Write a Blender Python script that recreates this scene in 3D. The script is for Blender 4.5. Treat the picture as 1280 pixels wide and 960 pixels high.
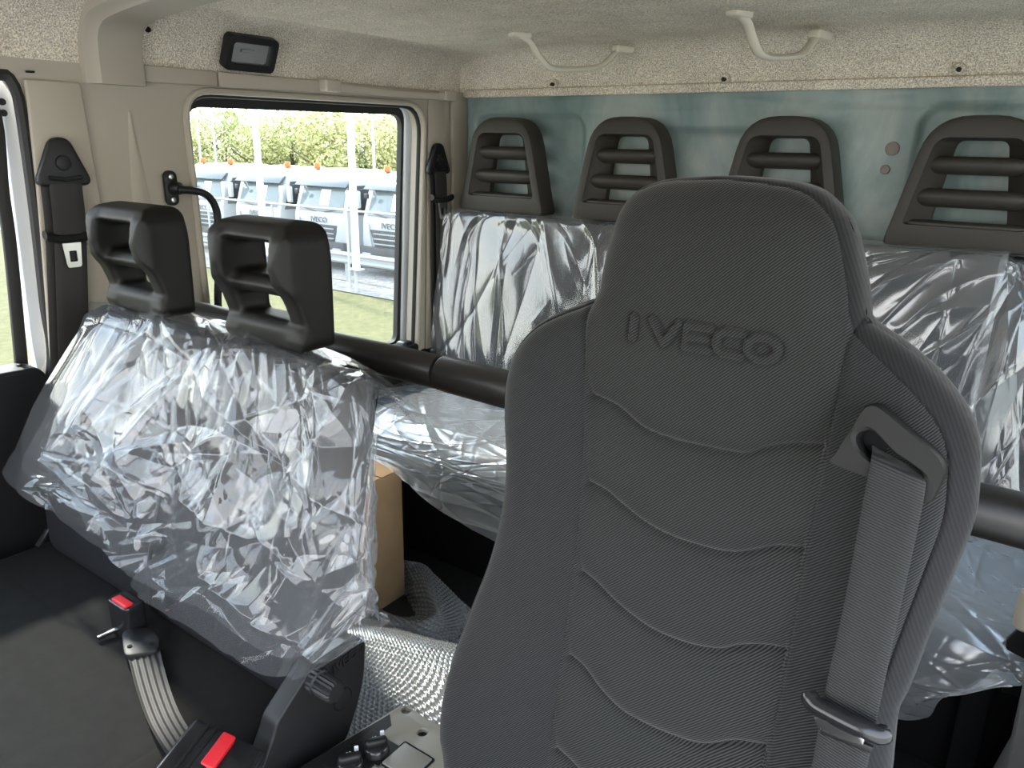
import bpy, bmesh, math, random
import numpy as np
from mathutils import Vector, Matrix, Euler

for o in list(bpy.data.objects):
    bpy.data.objects.remove(o)
scene = bpy.context.scene
COL = scene.collection
PI = math.pi

# ------------------------------------------------------------------ camera
cam_data = bpy.data.cameras.new('camera')
cam = bpy.data.objects.new('camera', cam_data)
COL.objects.link(cam)
cam_data.sensor_fit = 'HORIZONTAL'
cam_data.sensor_width = 36.0
cam_data.lens = 961.0 / 1280.0 * 36.0
cam_data.clip_start = 0.02
cam_data.clip_end = 400
_a, _p, _r = math.radians(35.5), math.radians(17.5), math.radians(1.0)
_f = Vector((-math.sin(_a) * math.cos(_p), math.cos(_a) * math.cos(_p), -math.sin(_p)))
_rt = Vector((math.cos(_a), math.sin(_a), 0))
_up = _rt.cross(_f)
_rt2 = _rt * math.cos(_r) + _up * math.sin(_r)
_up2 = _up * math.cos(_r) - _rt * math.sin(_r)
cam.matrix_world = Matrix(((_rt2.x, _up2.x, -_f.x, 0.0), (_rt2.y, _up2.y, -_f.y, 0.0), (_rt2.z, _up2.z, -_f.z, 1.30), (0, 0, 0, 1)))
scene.camera = cam

# ------------------------------------------------------------------ world, sun, exposure
world = bpy.data.worlds.new('sky')
scene.world = world
world.use_nodes = True
nt = world.node_tree
nt.nodes.clear()
w_out = nt.nodes.new('ShaderNodeOutputWorld')
w_bg = nt.nodes.new('ShaderNodeBackground')
w_tc = nt.nodes.new('ShaderNodeTexCoord')
w_sep = nt.nodes.new('ShaderNodeSeparateXYZ')
w_ramp = nt.nodes.new('ShaderNodeValToRGB')
nt.links.new(w_tc.outputs['Generated'], w_sep.inputs[0])
nt.links.new(w_sep.outputs['Z'], w_ramp.inputs[0])
w_ramp.color_ramp.elements[0].position = 0.0
w_ramp.color_ramp.elements[0].color = (1.0, 0.98, 0.94, 1)
w_ramp.color_ramp.elements[1].position = 0.75
w_ramp.color_ramp.elements[1].color = (0.60, 0.76, 1.0, 1)
nt.links.new(w_ramp.outputs[0], w_bg.inputs['Color'])
w_bg.inputs['Strength'].default_value = 3.0
nt.links.new(w_bg.outputs[0], w_out.inputs[0])

sun_data = bpy.data.lights.new('sun', 'SUN')
sun_data.energy = 4.0
sun_data.angle = math.radians(3.0)
sun_data.color = (1.0, 0.94, 0.84)
sun = bpy.data.objects.new('sun', sun_data)
COL.objects.link(sun)
sun.rotation_euler = Vector((0.72, -0.17, -0.66)).to_track_quat('-Z', 'Y').to_euler()

vs = scene.view_settings
scene.display_settings.display_device = 'sRGB'
vs.view_transform = 'Standard'
vs.look = 'None'
vs.gamma = 1.0
vs.use_curve_mapping = False
vs.exposure = 1.2

# ------------------------------------------------------------------ materials
def nodes_of(name):
    m = bpy.data.materials.new(name)
    m.use_nodes = True
    t = m.node_tree
    b = t.nodes['Principled BSDF']
    return m, t, b


def N(t, typ, **kw):
    n = t.nodes.new(typ)
    for k, v in kw.items():
        if k in n.inputs.keys():
            n.inputs[k].default_value = v
        else:
            setattr(n, k, v)
    return n


def mat(name, col, rough=0.5, metal=0.0, spec=0.5, noise=0.0, nscale=30.0, bump=0.0, bscale=300.0, col2=None, bdist=0.001):
    m, t, b = nodes_of(name)
    b.inputs['Base Color'].default_value = (*col, 1)
    b.inputs['Roughness'].default_value = rough
    b.inputs['Metallic'].default_value = metal
    b.inputs['Specular IOR Level'].default_value = spec
    if noise > 0 or bump > 0:
        tc = N(t, 'ShaderNodeTexCoord')
    if noise > 0:
        nz = N(t, 'ShaderNodeTexNoise', Scale=nscale, Detail=4.0)
        t.links.new(tc.outputs['Object'], nz.inputs['Vector'])
        rp = N(t, 'ShaderNodeValToRGB')
        c2 = col2 or tuple(max(0, c * (1 - noise)) for c in col)
        rp.color_ramp.elements[0].position = 0.35
        rp.color_ramp.elements[1].position = 0.65
        rp.color_ramp.elements[0].color = (*c2, 1)
        rp.color_ramp.elements[1].color = (*col, 1)
        t.links.new(nz.outputs['Fac'], rp.inputs[0])
        t.links.new(rp.outputs[0], b.inputs['Base Color'])
    if bump > 0:
        nb = N(t, 'ShaderNodeTexNoise', Scale=bscale, Detail=2.0)
        t.links.new(tc.outputs['Object'], nb.inputs['Vector'])
        bp = N(t, 'ShaderNodeBump', Strength=bump, Distance=bdist)
        t.links.new(nb.outputs['Fac'], bp.inputs['Height'])
        t.links.new(bp.outputs[0], b.inputs['Normal'])
    return m


def twill(name, dark, light, direction, pitch, rough=0.85, bump=0.5, fuzz=0.35, rib=None):
    """woven cloth: ribs across `direction` at the given pitch, in object space"""
    m, t, b = nodes_of(name)
    tc = N(t, 'ShaderNodeTexCoord')
    nz = N(t, 'ShaderNodeTexNoise', Scale=90.0, Detail=2.0)
    t.links.new(tc.outputs['Object'], nz.inputs['Vector'])
    d = Vector(direction).normalized() * (2 * PI / pitch)
    dot = N(t, 'ShaderNodeVectorMath', operation='DOT_PRODUCT')
    dot.inputs[1].default_value = d
    t.links.new(tc.outputs['Object'], dot.inputs[0])
    wob = N(t, 'ShaderNodeMath', operation='MULTIPLY_ADD')
    wob.inputs[1].default_value = 0.8
    t.links.new(nz.outputs['Fac'], wob.inputs[0])
    t.links.new(dot.outputs['Value'], wob.inputs[2])
    sn = N(t, 'ShaderNodeMath', operation='SINE')
    t.links.new(wob.outputs[0], sn.inputs[0])
    mr = N(t, 'ShaderNodeMapRange')
    mr.inputs['From Min'].default_value = -1
    t.links.new(sn.outputs[0], mr.inputs['Value'])
    fine = N(t, 'ShaderNodeTexNoise', Scale=1500.0, Detail=1.0)
    t.links.new(tc.outputs['Object'], fine.inputs['Vector'])
    mul = N(t, 'ShaderNodeMath', operation='MULTIPLY_ADD')
    mul.inputs[1].default_value = fuzz
    t.links.new(fine.outputs['Fac'], mul.inputs[0])
    t.links.new(mr.outputs[0], mul.inputs[2])
    mx = N(t, 'ShaderNodeValToRGB')
    mx.color_ramp.elements[0].position = 0.25
    mx.color_ramp.elements[1].position = 1.0 + fuzz * 0.5 if 1.0 + fuzz * 0.5 < 1 else 1.0
    mx.color_ramp.elements[0].color = (*dark, 1)
    mx.color_ramp.elements[1].color = (*light, 1)
    t.links.new(mul.outputs[0], mx.inputs[0])
    t.links.new(mx.outputs[0], b.inputs['Base Color'])
    bp = N(t, 'ShaderNodeBump', Strength=bump, Distance=pitch * 0.3)
    t.links.new(mul.outputs[0], bp.inputs['Height'])
    t.links.new(bp.outputs[0], b.inputs['Normal'])
    b.inputs['Roughness'].default_value = rough
    b.inputs['Specular IOR Level'].default_value = 0.25
    b.inputs['Sheen Weight'].default_value = 0.15
    b.inputs['Sheen Roughness'].default_value = 0.4
    return m


def fleece(name, a, b_, scale=330.0, bump=0.8):
    m, t, b = nodes_of(name)
    tc = N(t, 'ShaderNodeTexCoord')
    n1 = N(t, 'ShaderNodeTexNoise', Scale=scale, Detail=3.0, Roughness=0.7)
    n2 = N(t, 'ShaderNodeTexNoise', Scale=9.0, Detail=2.0)
    for n in (n1, n2):
        t.links.new(tc.outputs['Object'], n.inputs['Vector'])
    rp = N(t, 'ShaderNodeValToRGB')
    rp.color_ramp.elements[0].position = 0.36
    rp.color_ramp.elements[1].position = 0.66
    rp.color_ramp.elements[0].color = (*a, 1)
    rp.color_ramp.elements[1].color = (*b_, 1)
    ad = N(t, 'ShaderNodeMath', operation='MULTIPLY_ADD')
    ad.inputs[1].default_value = 0.12
    t.links.new(n2.outputs['Fac'], ad.inputs[0])
    sb = N(t, 'ShaderNodeMath', operation='SUBTRACT')
    sb.inputs[1].default_value = 0.06
    t.links.new(n1.outputs['Fac'], sb.inputs[0])
    t.links.new(sb.outputs[0], ad.inputs[2])
    t.links.new(ad.outputs[0], rp.inputs[0])
    t.links.new(rp.outputs[0], b.inputs['Base Color'])
    bp = N(t, 'ShaderNodeBump', Strength=bump, Distance=0.002)
    t.links.new(n1.outputs['Fac'], bp.inputs['Height'])
    t.links.new(bp.outputs[0], b.inputs['Normal'])
    b.inputs['Roughness'].default_value = 0.95
    b.inputs['Specular IOR Level'].default_value = 0.1
    return m


def film_mat(name, haze=0.08, tint=(0.97, 0.98, 1.0), rough=0.12, scale=26.0, stretch=(1, 1, 1), bump=0.5, gain=0.9, base=0.09, detail=4.0):
    """thin clear polythene: clear, a fresnel gloss on top, a little milky haze"""
    m = bpy.data.materials.new(name)
    m.use_nodes = True
    t = m.node_tree
    t.nodes.clear()
    out = N(t, 'ShaderNodeOutputMaterial')
    tc = N(t, 'ShaderNodeTexCoord')
    mp = N(t, 'ShaderNodeMapping')
    mp.inputs['Scale'].default_value = stretch
    t.links.new(tc.outputs['Object'], mp.inputs[0])
    n1 = N(t, 'ShaderNodeTexNoise', Scale=scale, Detail=detail, Roughness=0.55, Distortion=1.2)
    n1.noise_type = 'RIDGED_MULTIFRACTAL'
    t.links.new(mp.outputs[0], n1.inputs['Vector'])
    bp = N(t, 'ShaderNodeBump', Strength=bump, Distance=0.006)
    t.links.new(n1.outputs['Fac'], bp.inputs['Height'])
    tr = N(t, 'ShaderNodeBsdfTransparent')
    tr.inputs[0].default_value = (*tint, 1)
    df = N(t, 'ShaderNodeBsdfDiffuse')
    df.inputs[0].default_value = (0.85, 0.87, 0.9, 1)
    tl = N(t, 'ShaderNodeBsdfTranslucent')
    tl.inputs[0].default_value = (0.85, 0.87, 0.9, 1)
    hz = N(t, 'ShaderNodeMixShader')
    hz.inputs[0].default_value = 0.6
    t.links.new(df.outputs[0], hz.inputs[1])
    t.links.new(tl.outputs[0], hz.inputs[2])
    gl = N(t, 'ShaderNodeBsdfGlossy', Roughness=rough)
    gl.inputs[0].default_value = (1, 1, 1, 1)
    fr = N(t, 'ShaderNodeLayerWeight', Blend=0.5)
    pw = N(t, 'ShaderNodeMath', operation='POWER')
    pw.inputs[1].default_value = 4.0
    t.links.new(fr.outputs['Facing'], pw.inputs[0])
    mu = N(t, 'ShaderNodeMath', operation='MULTIPLY_ADD', use_clamp=True)
    mu.inputs[1].default_value = gain
    mu.inputs[2].default_value = base
    t.links.new(pw.outputs[0], mu.inputs[0])
    for n in (df, tl, gl, fr):
        t.links.new(bp.outputs[0], n.inputs['Normal'])
    m1 = N(t, 'ShaderNodeMixShader')
    m1.inputs[0].default_value = haze
    t.links.new(tr.outputs[0], m1.inputs[1])
    t.links.new(hz.outputs[0], m1.inputs[2])
    m2 = N(t, 'ShaderNodeMixShader')
    t.links.new(mu.outputs[0], m2.inputs[0])
    t.links.new(m1.outputs[0], m2.inputs[1])
    t.links.new(gl.outputs[0], m2.inputs[2])
    t.links.new(m2.outputs[0], out.inputs[0])
    return m


def glass_mat(name, tint=(0.93, 0.96, 0.95)):
    m = bpy.data.materials.new(name)
    m.use_nodes = True
    t = m.node_tree
    t.nodes.clear()
    out = N(t, 'ShaderNodeOutputMaterial')
    tr = N(t, 'ShaderNodeBsdfTransparent')
    tr.inputs[0].default_value = (*tint, 1)
    gl = N(t, 'ShaderNodeBsdfGlossy', Roughness=0.02)
    fr = N(t, 'ShaderNodeLayerWeight', Blend=0.5)
    pw = N(t, 'ShaderNodeMath', operation='POWER')
    pw.inputs[1].default_value = 5.0
    t.links.new(fr.outputs['Facing'], pw.inputs[0])
    mu = N(t, 'ShaderNodeMath', operation='MULTIPLY_ADD', use_clamp=True)
    mu.inputs[1].default_value = 0.9
    mu.inputs[2].default_value = 0.04
    t.links.new(pw.outputs[0], mu.inputs[0])
    mx = N(t, 'ShaderNodeMixShader')
    t.links.new(mu.outputs[0], mx.inputs[0])
    t.links.new(tr.outputs[0], mx.inputs[1])
    t.links.new(gl.outputs[0], mx.inputs[2])
    t.links.new(mx.outputs[0], out.inputs[0])
    return m


TW = 0.0025
M = dict(
    twill=twill('charcoal_twill', (0.0012, 0.0012, 0.0012), (0.038, 0.0378, 0.0365), (-0.68, 0, 0.73), TW),
    twill_side=twill('charcoal_twill_side', (0.0015, 0.0015, 0.0016), (0.031, 0.0312, 0.0318), (-0.68, 0, 0.73), TW * 0.92),
    gusset=twill('charcoal_ribbed_edge', (0.008, 0.008, 0.0083), (0.0135, 0.0135, 0.014), (1.0, 0.3, 0.45), 0.0036, bump=0.12),
    cushion=mat('black_flat_cloth', (0.010, 0.0097, 0.0094), 0.9, spec=0.2, noise=0.25, nscale=40, bump=0.25, bscale=900),
    bench_cloth=mat('dark_bench_cloth', (0.010, 0.0103, 0.012), 0.88, spec=0.2, bump=0.25, bscale=900),
    foam=mat('black_moulded_foam', (0.006, 0.0054, 0.0048), 0.5, spec=0.25, bump=0.25, bscale=700),
    foam_brown=mat('brown_black_moulded_foam', (0.029, 0.0245, 0.0195), 0.5, spec=0.35, bump=0.2, bscale=700),
    black=mat('black_plastic', (0.007, 0.007, 0.0075), 0.45, spec=0.35, bump=0.12, bscale=900),
    black_matt=mat('matt_black', (0.008, 0.008, 0.009), 0.8, spec=0.2),
    black_gloss=mat('glossy_black_plastic', (0.012, 0.012, 0.013), 0.22, spec=0.5),
    charcoal_plastic=mat('charcoal_plastic', (0.011, 0.0112, 0.012), 0.48, spec=0.35, bump=0.15, bscale=900),
    rubber=mat('black_rubber', (0.016, 0.015, 0.014), 0.6, spec=0.4),
    tube=mat('black_vinyl_tube', (0.016, 0.0145, 0.013), 0.38, spec=0.5, bump=0.1, bscale=900),
    grey_trim=mat('warm_grey_trim', (0.38, 0.335, 0.27), 0.6, spec=0.35, bump=0.1, bscale=600),
    beige_trim=mat('beige_plastic', (0.44, 0.39, 0.315), 0.5, spec=0.4, bump=0.08, bscale=600),
    beige_light=mat('light_beige_plastic', (0.62, 0.56, 0.45), 0.45, spec=0.4),
    silver=mat('white_painted_steel', (0.70, 0.74, 0.78), 0.35, spec=0.5),
    head=fleece('grey_speckled_headliner', (0.30, 0.262, 0.212), (0.98, 0.875, 0.72)),
    chrome=mat('bright_steel', (0.50, 0.49, 0.47), 0.28, metal=1.0),
    red=mat('red_button', (0.62, 0.02, 0.03), 0.35),
    white=mat('white_print', (0.8, 0.8, 0.8), 0.5),
    bezel=mat('grey_belt_guide_plastic', (0.0115, 0.0115, 0.0105), 0.55, spec=0.2, bump=0.1, bscale=900),
    webbing=twill('charcoal_webbing', (0.008, 0.0083, 0.0085), (0.026, 0.0265, 0.0265), (0.2, 0, 1.0), 0.0024, rough=0.55, bump=0.4),
    web_dark=mat('dark_webbing', (0.02, 0.018, 0.0165), 0.6, spec=0.4, bump=0.2, bscale=600),
    card=mat('brown_cardboard', (0.36, 0.235, 0.13), 0.85, spec=0.15, noise=0.12, nscale=14, bump=0.1, bscale=200),
    tape=mat('reddish_tape', (0.45, 0.20, 0.13), 0.4),
    floor=mat('dark_rubber_floor', (0.02, 0.02, 0.02), 0.8, noise=0.3, nscale=60, bump=0.3, bscale=200),
    film=film_mat('clear_polythene', haze=0.075, scale=9.0, bump=0.03, rough=0.11, detail=1.0, gain=0.6, base=0.048),
    film_rear=film_mat('clear_polythene_rear', haze=0.18, bump=0.05, rough=0.13, detail=1.5, scale=14.0, stretch=(1.6, 1.6, 0.3), gain=0.9, base=0.10),
    film_cush=film_mat('clear_polythene_cushion', haze=0.38, bump=0.25, rough=0.16, detail=2.0, scale=16.0, stretch=(0.6, 1.6, 1.6), gain=0.9, base=0.10),
    bubble=film_mat('bubble_wrap', haze=0.34, scale=8.0, bump=0.05, rough=0.14, detail=1.0, gain=0.9, base=0.12),
    glass=glass_mat('window_glass'),
    lens=film_mat('clear_lamp_lens', haze=0.10, rough=0.15, scale=60.0, bump=0.3),
)


def rear_film_paint():
    m, t, b = nodes_of('blue_green_protective_film')
    tc = N(t, 'ShaderNodeTexCoord')
    mp = N(t, 'ShaderNodeMapping')
    mp.inputs['Scale'].default_value = (1, 1, 0.6)
    t.links.new(tc.outputs['Object'], mp.inputs[0])
    n1 = N(t, 'ShaderNodeTexNoise', Scale=4.5, Detail=5.0, Roughness=0.6, Distortion=0.6)
    t.links.new(mp.outputs[0], n1.inputs['Vector'])
    rp = N(t, 'ShaderNodeValToRGB')
    e = rp.color_ramp.elements
    e[0].position, e[0].color = 0.30, (0.13, 0.20, 0.20, 1)
    e[1].position, e[1].color = 0.72, (0.40, 0.425, 0.385, 1)
    mid = rp.color_ramp.elements.new(0.5)
    mid.color = (0.23, 0.30, 0.285, 1)
    t.links.new(n1.outputs['Fac'], rp.inputs[0])
    t.links.new(rp.outputs[0], b.inputs['Base Color'])
    n2 = N(t, 'ShaderNodeTexNoise', Scale=420.0, Detail=2.0)
    t.links.new(tc.outputs['Object'], n2.inputs['Vector'])
    bp = N(t, 'ShaderNodeBump', Strength=0.25, Distance=0.001)
    t.links.new(n2.outputs['Fac'], bp.inputs['Height'])
    t.links.new(bp.outputs[0], b.inputs['Normal'])
    b.inputs['Roughness'].default_value = 0.42
    return m


M['teal'] = rear_film_paint()

# ------------------------------------------------------------------ mesh helpers
class MB:
    def __init__(s):
        s.v, s.f = [], []

    def add(s, v, f):
        o = len(s.v)
        s.v += [tuple(map(float, p)) for p in v]
        s.f += [tuple(i + o for i in q) for q in f]
        return s

    def box(s, c, size, rot=None):
        hx, hy, hz = (k / 2 for k in size)
        R = Euler(rot).to_matrix() if rot is not None else Matrix.Identity(3)
        vs_ = [R @ Vector((x, y, z)) + Vector(c) for x in (-hx, hx) for y in (-hy, hy) for z in (-hz, hz)]
        return s.add(vs_, [(0, 1, 3, 2), (4, 6, 7, 5), (0, 4, 5, 1), (2, 3, 7, 6), (0, 2, 6, 4), (1, 5, 7, 3)])

    def tube(s, path, r, n=12, caps=True, flat=1.0):
        path = [Vector(p) for p in path]
        rs = r if isinstance(r, (list, tuple)) else [r] * len(path)
        up = Vector((0, 0, 1))
        rings = []
        prev = None
        for i, p in enumerate(path):
            d = (path[min(i + 1, len(path) - 1)] - path[max(i - 1, 0)]).normalized()
            if prev is None:
                a = d.cross(up)
                if a.length < 0.1:
                    a = d.cross(Vector((1, 0, 0)))
            else:
                a = prev - d * prev.dot(d)
            a.normalize()
            prev = a
            b = d.cross(a)
            rings.append([p + (a * math.cos(2 * PI * k / n) + b * math.sin(2 * PI * k / n) * flat) * rs[i] for k in range(n)])
        v = [q for ring in rings for q in ring]
        f = []
        for i in range(len(path) - 1):
            for k in range(n):
                f.append((i * n + k, i * n + (k + 1) % n, (i + 1) * n + (k + 1) % n, (i + 1) * n + k))
        if caps:
            f.append(tuple(range(n))[::-1])
            f.append(tuple((len(path) - 1) * n + k for k in range(n)))
        return s.add(v, f)

    def loft(s, rings, caps=True, closed=True):
        n = len(rings[0])
        v = [q for ring in rings for q in ring]
        f = []
        for i in range(len(rings) - 1):
            for k in range(n if closed else n - 1):
                f.append((i * n + k, i * n + (k + 1) % n, (i + 1) * n + (k + 1) % n, (i + 1) * n + k))
        if caps:
            f.append(tuple(range(n))[::-1])
            f.append(tuple((len(rings) - 1) * n + k for k in range(n)))
        return s.add(v, f)

    def prism(s, poly, vec):
        """a closed polygon of 3D points pushed along vec"""
        vec = Vector(vec)
        a = [Vector(p) for p in poly]
        return s.loft([a, [p + vec for p in a]])

    def grid(s, P):
        """P: rows x cols x 3 array"""
        P = np.asarray(P)
        r, c = P.shape[:2]
        f = [(i * c + j, i * c + j + 1, (i + 1) * c + j + 1, (i + 1) * c + j) for i in range(r - 1) for j in range(c - 1)]
        return s.add(P.reshape(-1, 3), f)

    def mesh(s, name='mesh', bevel=0.0, seg=2, smooth=True, angle=35):
        me = bpy.data.meshes.new(name)
        me.from_pydata(s.v, [], s.f)
        bm = bmesh.new()
        bm.from_mesh(me)
        bmesh.ops.recalc_face_normals(bm, faces=bm.faces)
        if bevel > 0:
            es = [e for e in bm.edges if len(e.link_faces) == 2 and e.calc_face_angle(0) > math.radians(angle)]
            bmesh.ops.bevel(bm, geom=es, offset=bevel, segments=seg, profile=0.5, affect='EDGES', clamp_overlap=True)
        bm.to_mesh(me)
        bm.free()
        finish(me, smooth)
        return me


def finish(me, smooth=True, angle=40):
    if smooth:
        me.polygons.foreach_set('use_smooth', [True] * len(me.polygons))
        try:
            me.set_sharp_from_angle(angle=math.radians(angle))
        except Exception:
            pass


def grid_mesh(P, faces=None, name='sheet'):
    """big numpy grid straight to a mesh"""
    P = np.asarray(P, dtype=np.float32)
    r, c = P.shape[:2]
    idx = np.arange(r * c).reshape(r, c)
    q = np.stack([idx[:-1, :-1], idx[:-1, 1:], idx[1:, 1:], idx[1:, :-1]], -1).reshape(-1, 4)
    if faces is not None:
        q = q[faces.reshape(-1)]
    used, inv = np.unique(q, return_inverse=True)
    me = bpy.data.meshes.new(name)
    v = P.reshape(-1, 3)[used]
    me.vertices.add(len(v))
    me.vertices.foreach_set('co', v.reshape(-1))
    me.loops.add(len(q) * 4)
    me.loops.foreach_set('vertex_index', inv.reshape(-1).astype(np.int32))
    me.polygons.add(len(q))
    me.polygons.foreach_set('loop_start', np.arange(len(q), dtype=np.int32) * 4)
    me.update(calc_edges=True)
    me.polygons.foreach_set('use_smooth', np.ones(len(q), dtype=bool))
    me.validate()
    return me


def tag(o, label=None, cat=None, group=None, kind=None):
    if label:
        o['label'] = label
    if cat:
        o['category'] = cat
    if group:
        o['group'] = group
    if kind:
        o['kind'] = kind
    return o


def root(name, base, label, cat, group=None):
    o = bpy.data.objects.new(name, None)
    COL.objects.link(o)
    o.location = base
    o.empty_display_size = 0.05
    return tag(o, label, cat, group)


def part(name, me, m, parent=None, label=None, kind=None):
    """one mesh object, its mesh in world coordinates"""
    o = bpy.data.objects.new(name, me)
    COL.objects.link(o)
    me.name = name
    if m is not None and not me.materials:
        me.materials.append(M[m] if isinstance(m, str) else m)
    if parent is not None:
        o.parent = parent
        if parent.type == 'EMPTY':
            o.matrix_parent_inverse = Matrix.Translation(-parent.location)
    return tag(o, label, None, None, kind)


def solo(name, me, m, label, cat, group=None, kind=None):
    n = len(me.vertices)
    co = np.empty(n * 3, dtype=np.float32)
    me.vertices.foreach_get('co', co)
    co = co.reshape(-1, 3)
    base = np.array([(co[:, 0].min() + co[:, 0].max()) / 2, (co[:, 1].min() + co[:, 1].max()) / 2, co[:, 2].min()])
    M_ = Matrix.Translation([-float(b) for b in base])
    o = part(name, me, m)
    if any(n_.type == 'TEX_COORD' for n_ in me.materials[0].node_tree.nodes):
        pass
    me.transform(M_)
    o.location = [float(b) for b in base]
    return tag(o, label, cat, group, kind)


def struct(name, me, m, parent=None):
    return part(name, me, m, parent, None, None if parent else 'structure')


def copy_tree(o, parent=None):
    c = o.copy()
    COL.objects.link(c)
    if parent is not None:
        c.parent = parent
    for ch in list(o.children):
        copy_tree(ch, c)
    return c


def rbox(c, size, r=0.01, seg=3, rot=None):
    return MB().box(c, size, rot).mesh(bevel=r, seg=seg)


def catmull(pts, n):
    """n points along an open Catmull-Rom curve, spread by arc length"""
    P = np.array(pts, dtype=float)
    P = np.vstack([2 * P[0] - P[1], P, 2 * P[-1] - P[-2]])
    out = []
    for i in range(1, len(P) - 2):
        t = np.linspace(0, 1, 40, endpoint=False)[:, None]
        a, b, c, d = P[i - 1], P[i], P[i + 1], P[i + 2]
        out.append(0.5 * ((2 * b) + (-a + c) * t + (2 * a - 5 * b + 4 * c - d) * t ** 2 + (-a + 3 * b - 3 * c + d) * t ** 3))
    Q = np.vstack(out + [P[-2][None]])
    s = np.concatenate([[0], np.cumsum(np.linalg.norm(np.diff(Q, axis=0), axis=1))])
    u = np.linspace(0, s[-1], n)
    return np.stack([np.interp(u, s, Q[:, k]) for k in range(Q.shape[1])], 1)


def net_surface(net, nu, nv):
    net = np.array(net, dtype=float)
    rows = np.stack([catmull_u(net[i], nu) for i in range(net.shape[0])])
    return np.stack([catmull_u(rows[:, j], nv) for j in range(nu)], 1)


def catmull_u(pts, n):
    """n points, even in the parameter"""
    P = np.array(pts, dtype=float)
    P = np.vstack([2 * P[0] - P[1], P, 2 * P[-1] - P[-2]])
    k = len(P) - 3
    u = np.linspace(0, k, n)
    i = np.minimum(u.astype(int), k - 1)
    t = (u - i)[:, None]
    a, b, c, d = P[i], P[i + 1], P[i + 2], P[i + 3]
    return 0.5 * ((2 * b) + (-a + c) * t + (2 * a - 5 * b + 4 * c - d) * t ** 2 + (-a + 3 * b - 3 * c + d) * t ** 3)


def rounded_rect(w, h, r, n=5, cx=0.0, cy=0.0):
    pts = []
    for (sx, sy, a0) in ((1, 1, 0), (-1, 1, 90), (-1, -1, 180), (1, -1, 270)):
        for k in range(n + 1):
            a = math.radians(a0 + 90.0 * k / n)
            pts.append((cx + sx * (w / 2 - r) + r * math.cos(a), cy + sy * (h / 2 - r) + r * math.sin(a)))
    return pts


def rounded_poly(pts, r, n=5):
    """round the corners of a 2D polygon; r a number or one per corner"""
    out = []
    m = len(pts)
    for i in range(m):
        p0, p, p1 = Vector(pts[i - 1]), Vector(pts[i]), Vector(pts[(i + 1) % m])
        rr = r[i] if isinstance(r, (list, tuple)) else r
        a, b = (p0 - p), (p1 - p)
        d = min(rr, a.length * 0.49, b.length * 0.49)
        if d < 1e-5:
            out.append(tuple(p))
            continue
        A, B = p + a.normalized() * d, p + b.normalized() * d
        for k in range(n + 1):
            t = k / n
            out.append(tuple(A * (1 - t) ** 2 + p * 2 * t * (1 - t) + B * t ** 2))
    return out


def bridge_ring(outer, inner, depth, to3, bevel=0.0):
    """flat ring between two loops with the same number of points, given thickness"""
    n = len(outer)
    loops = [[to3(x, y, 0) for x, y in outer], [to3(x, y, 0) for x, y in inner],
             [to3(x, y, depth) for x, y in inner], [to3(x, y, depth) for x, y in outer]]
    v = [p for l in loops for p in l]
    f = []
    for a in range(4):
        b = (a + 1) % 4
        for k in range(n):
            f.append((a * n + k, a * n + (k + 1) % n, b * n + (k + 1) % n, b * n + k))
    return MB().add(v, f)


def curve_solid(outer, holes, depth, bevel, to3):
    """filled 2D outline with holes, rounded edges; local z runs 0..depth"""
    cu = bpy.data.curves.new('outline', 'CURVE')
    cu.dimensions = '2D'
    cu.fill_mode = 'BOTH'
    cu.extrude = max(depth / 2 - bevel, 0.0001)
    cu.bevel_depth = bevel
    cu.bevel_resolution = 2
    cu.offset = -bevel
    for loop in [outer] + list(holes):
        sp = cu.splines.new('POLY')
        sp.points.add(len(loop) - 1)
        for p, (x, y) in zip(sp.points, loop):
            p.co = (x, y, 0, 1)
        sp.use_cyclic_u = True
    o = bpy.data.objects.new('outline', cu)
    COL.objects.link(o)
    dg = bpy.context.evaluated_depsgraph_get()
    dg.update()
    me = bpy.data.meshes.new_from_object(o.evaluated_get(dg))
    bpy.data.objects.remove(o)
    bpy.data.curves.remove(cu)
    for v in me.vertices:
        v.co = to3(v.co.x, v.co.y, v.co.z + depth / 2)
    bm = bmesh.new()
    bm.from_mesh(me)
    bmesh.ops.remove_doubles(bm, verts=bm.verts, dist=1e-5)
    bmesh.ops.recalc_face_normals(bm, faces=bm.faces)
    bm.to_mesh(me)
    bm.free()
    me.materials.clear()
    finish(me)
    return me


def text_mesh(txt, size, depth, to3, font_shear=0.0, bold=0.0):
    cu = bpy.data.curves.new('text', 'FONT')
    cu.body = txt
    cu.size = size
    cu.extrude = depth / 2
    cu.offset = bold
    cu.align_x = 'CENTER'
    cu.align_y = 'CENTER'
    cu.resolution_u = 3
    o = bpy.data.objects.new('text', cu)
    COL.objects.link(o)
    dg = bpy.context.evaluated_depsgraph_get()
    dg.update()
    me = bpy.data.meshes.new_from_object(o.evaluated_get(dg))
    bpy.data.objects.remove(o)
    bpy.data.curves.remove(cu)
    for v in me.vertices:
        v.co = to3(v.co.x, v.co.y, v.co.z)
    me.materials.clear()
    return me


def moulded(mb, voxel=0.005, smooth=6, factor=0.5):
    """join overlapping solids into one soft moulded skin"""
    me = mb.mesh(smooth=False)
    o = bpy.data.objects.new('mould', me)
    COL.objects.link(o)
    r = o.modifiers.new('r', 'REMESH')
    r.mode = 'VOXEL'
    r.voxel_size = voxel
    s = o.modifiers.new('s', 'SMOOTH')
    s.iterations = smooth
    s.factor = factor
    dg = bpy.context.evaluated_depsgraph_get()
    dg.update()
    out = bpy.data.meshes.new_from_object(o.evaluated_get(dg))
    bpy.data.objects.remove(o)
    out.polygons.foreach_set('use_smooth', [True] * len(out.polygons))
    return out


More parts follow.
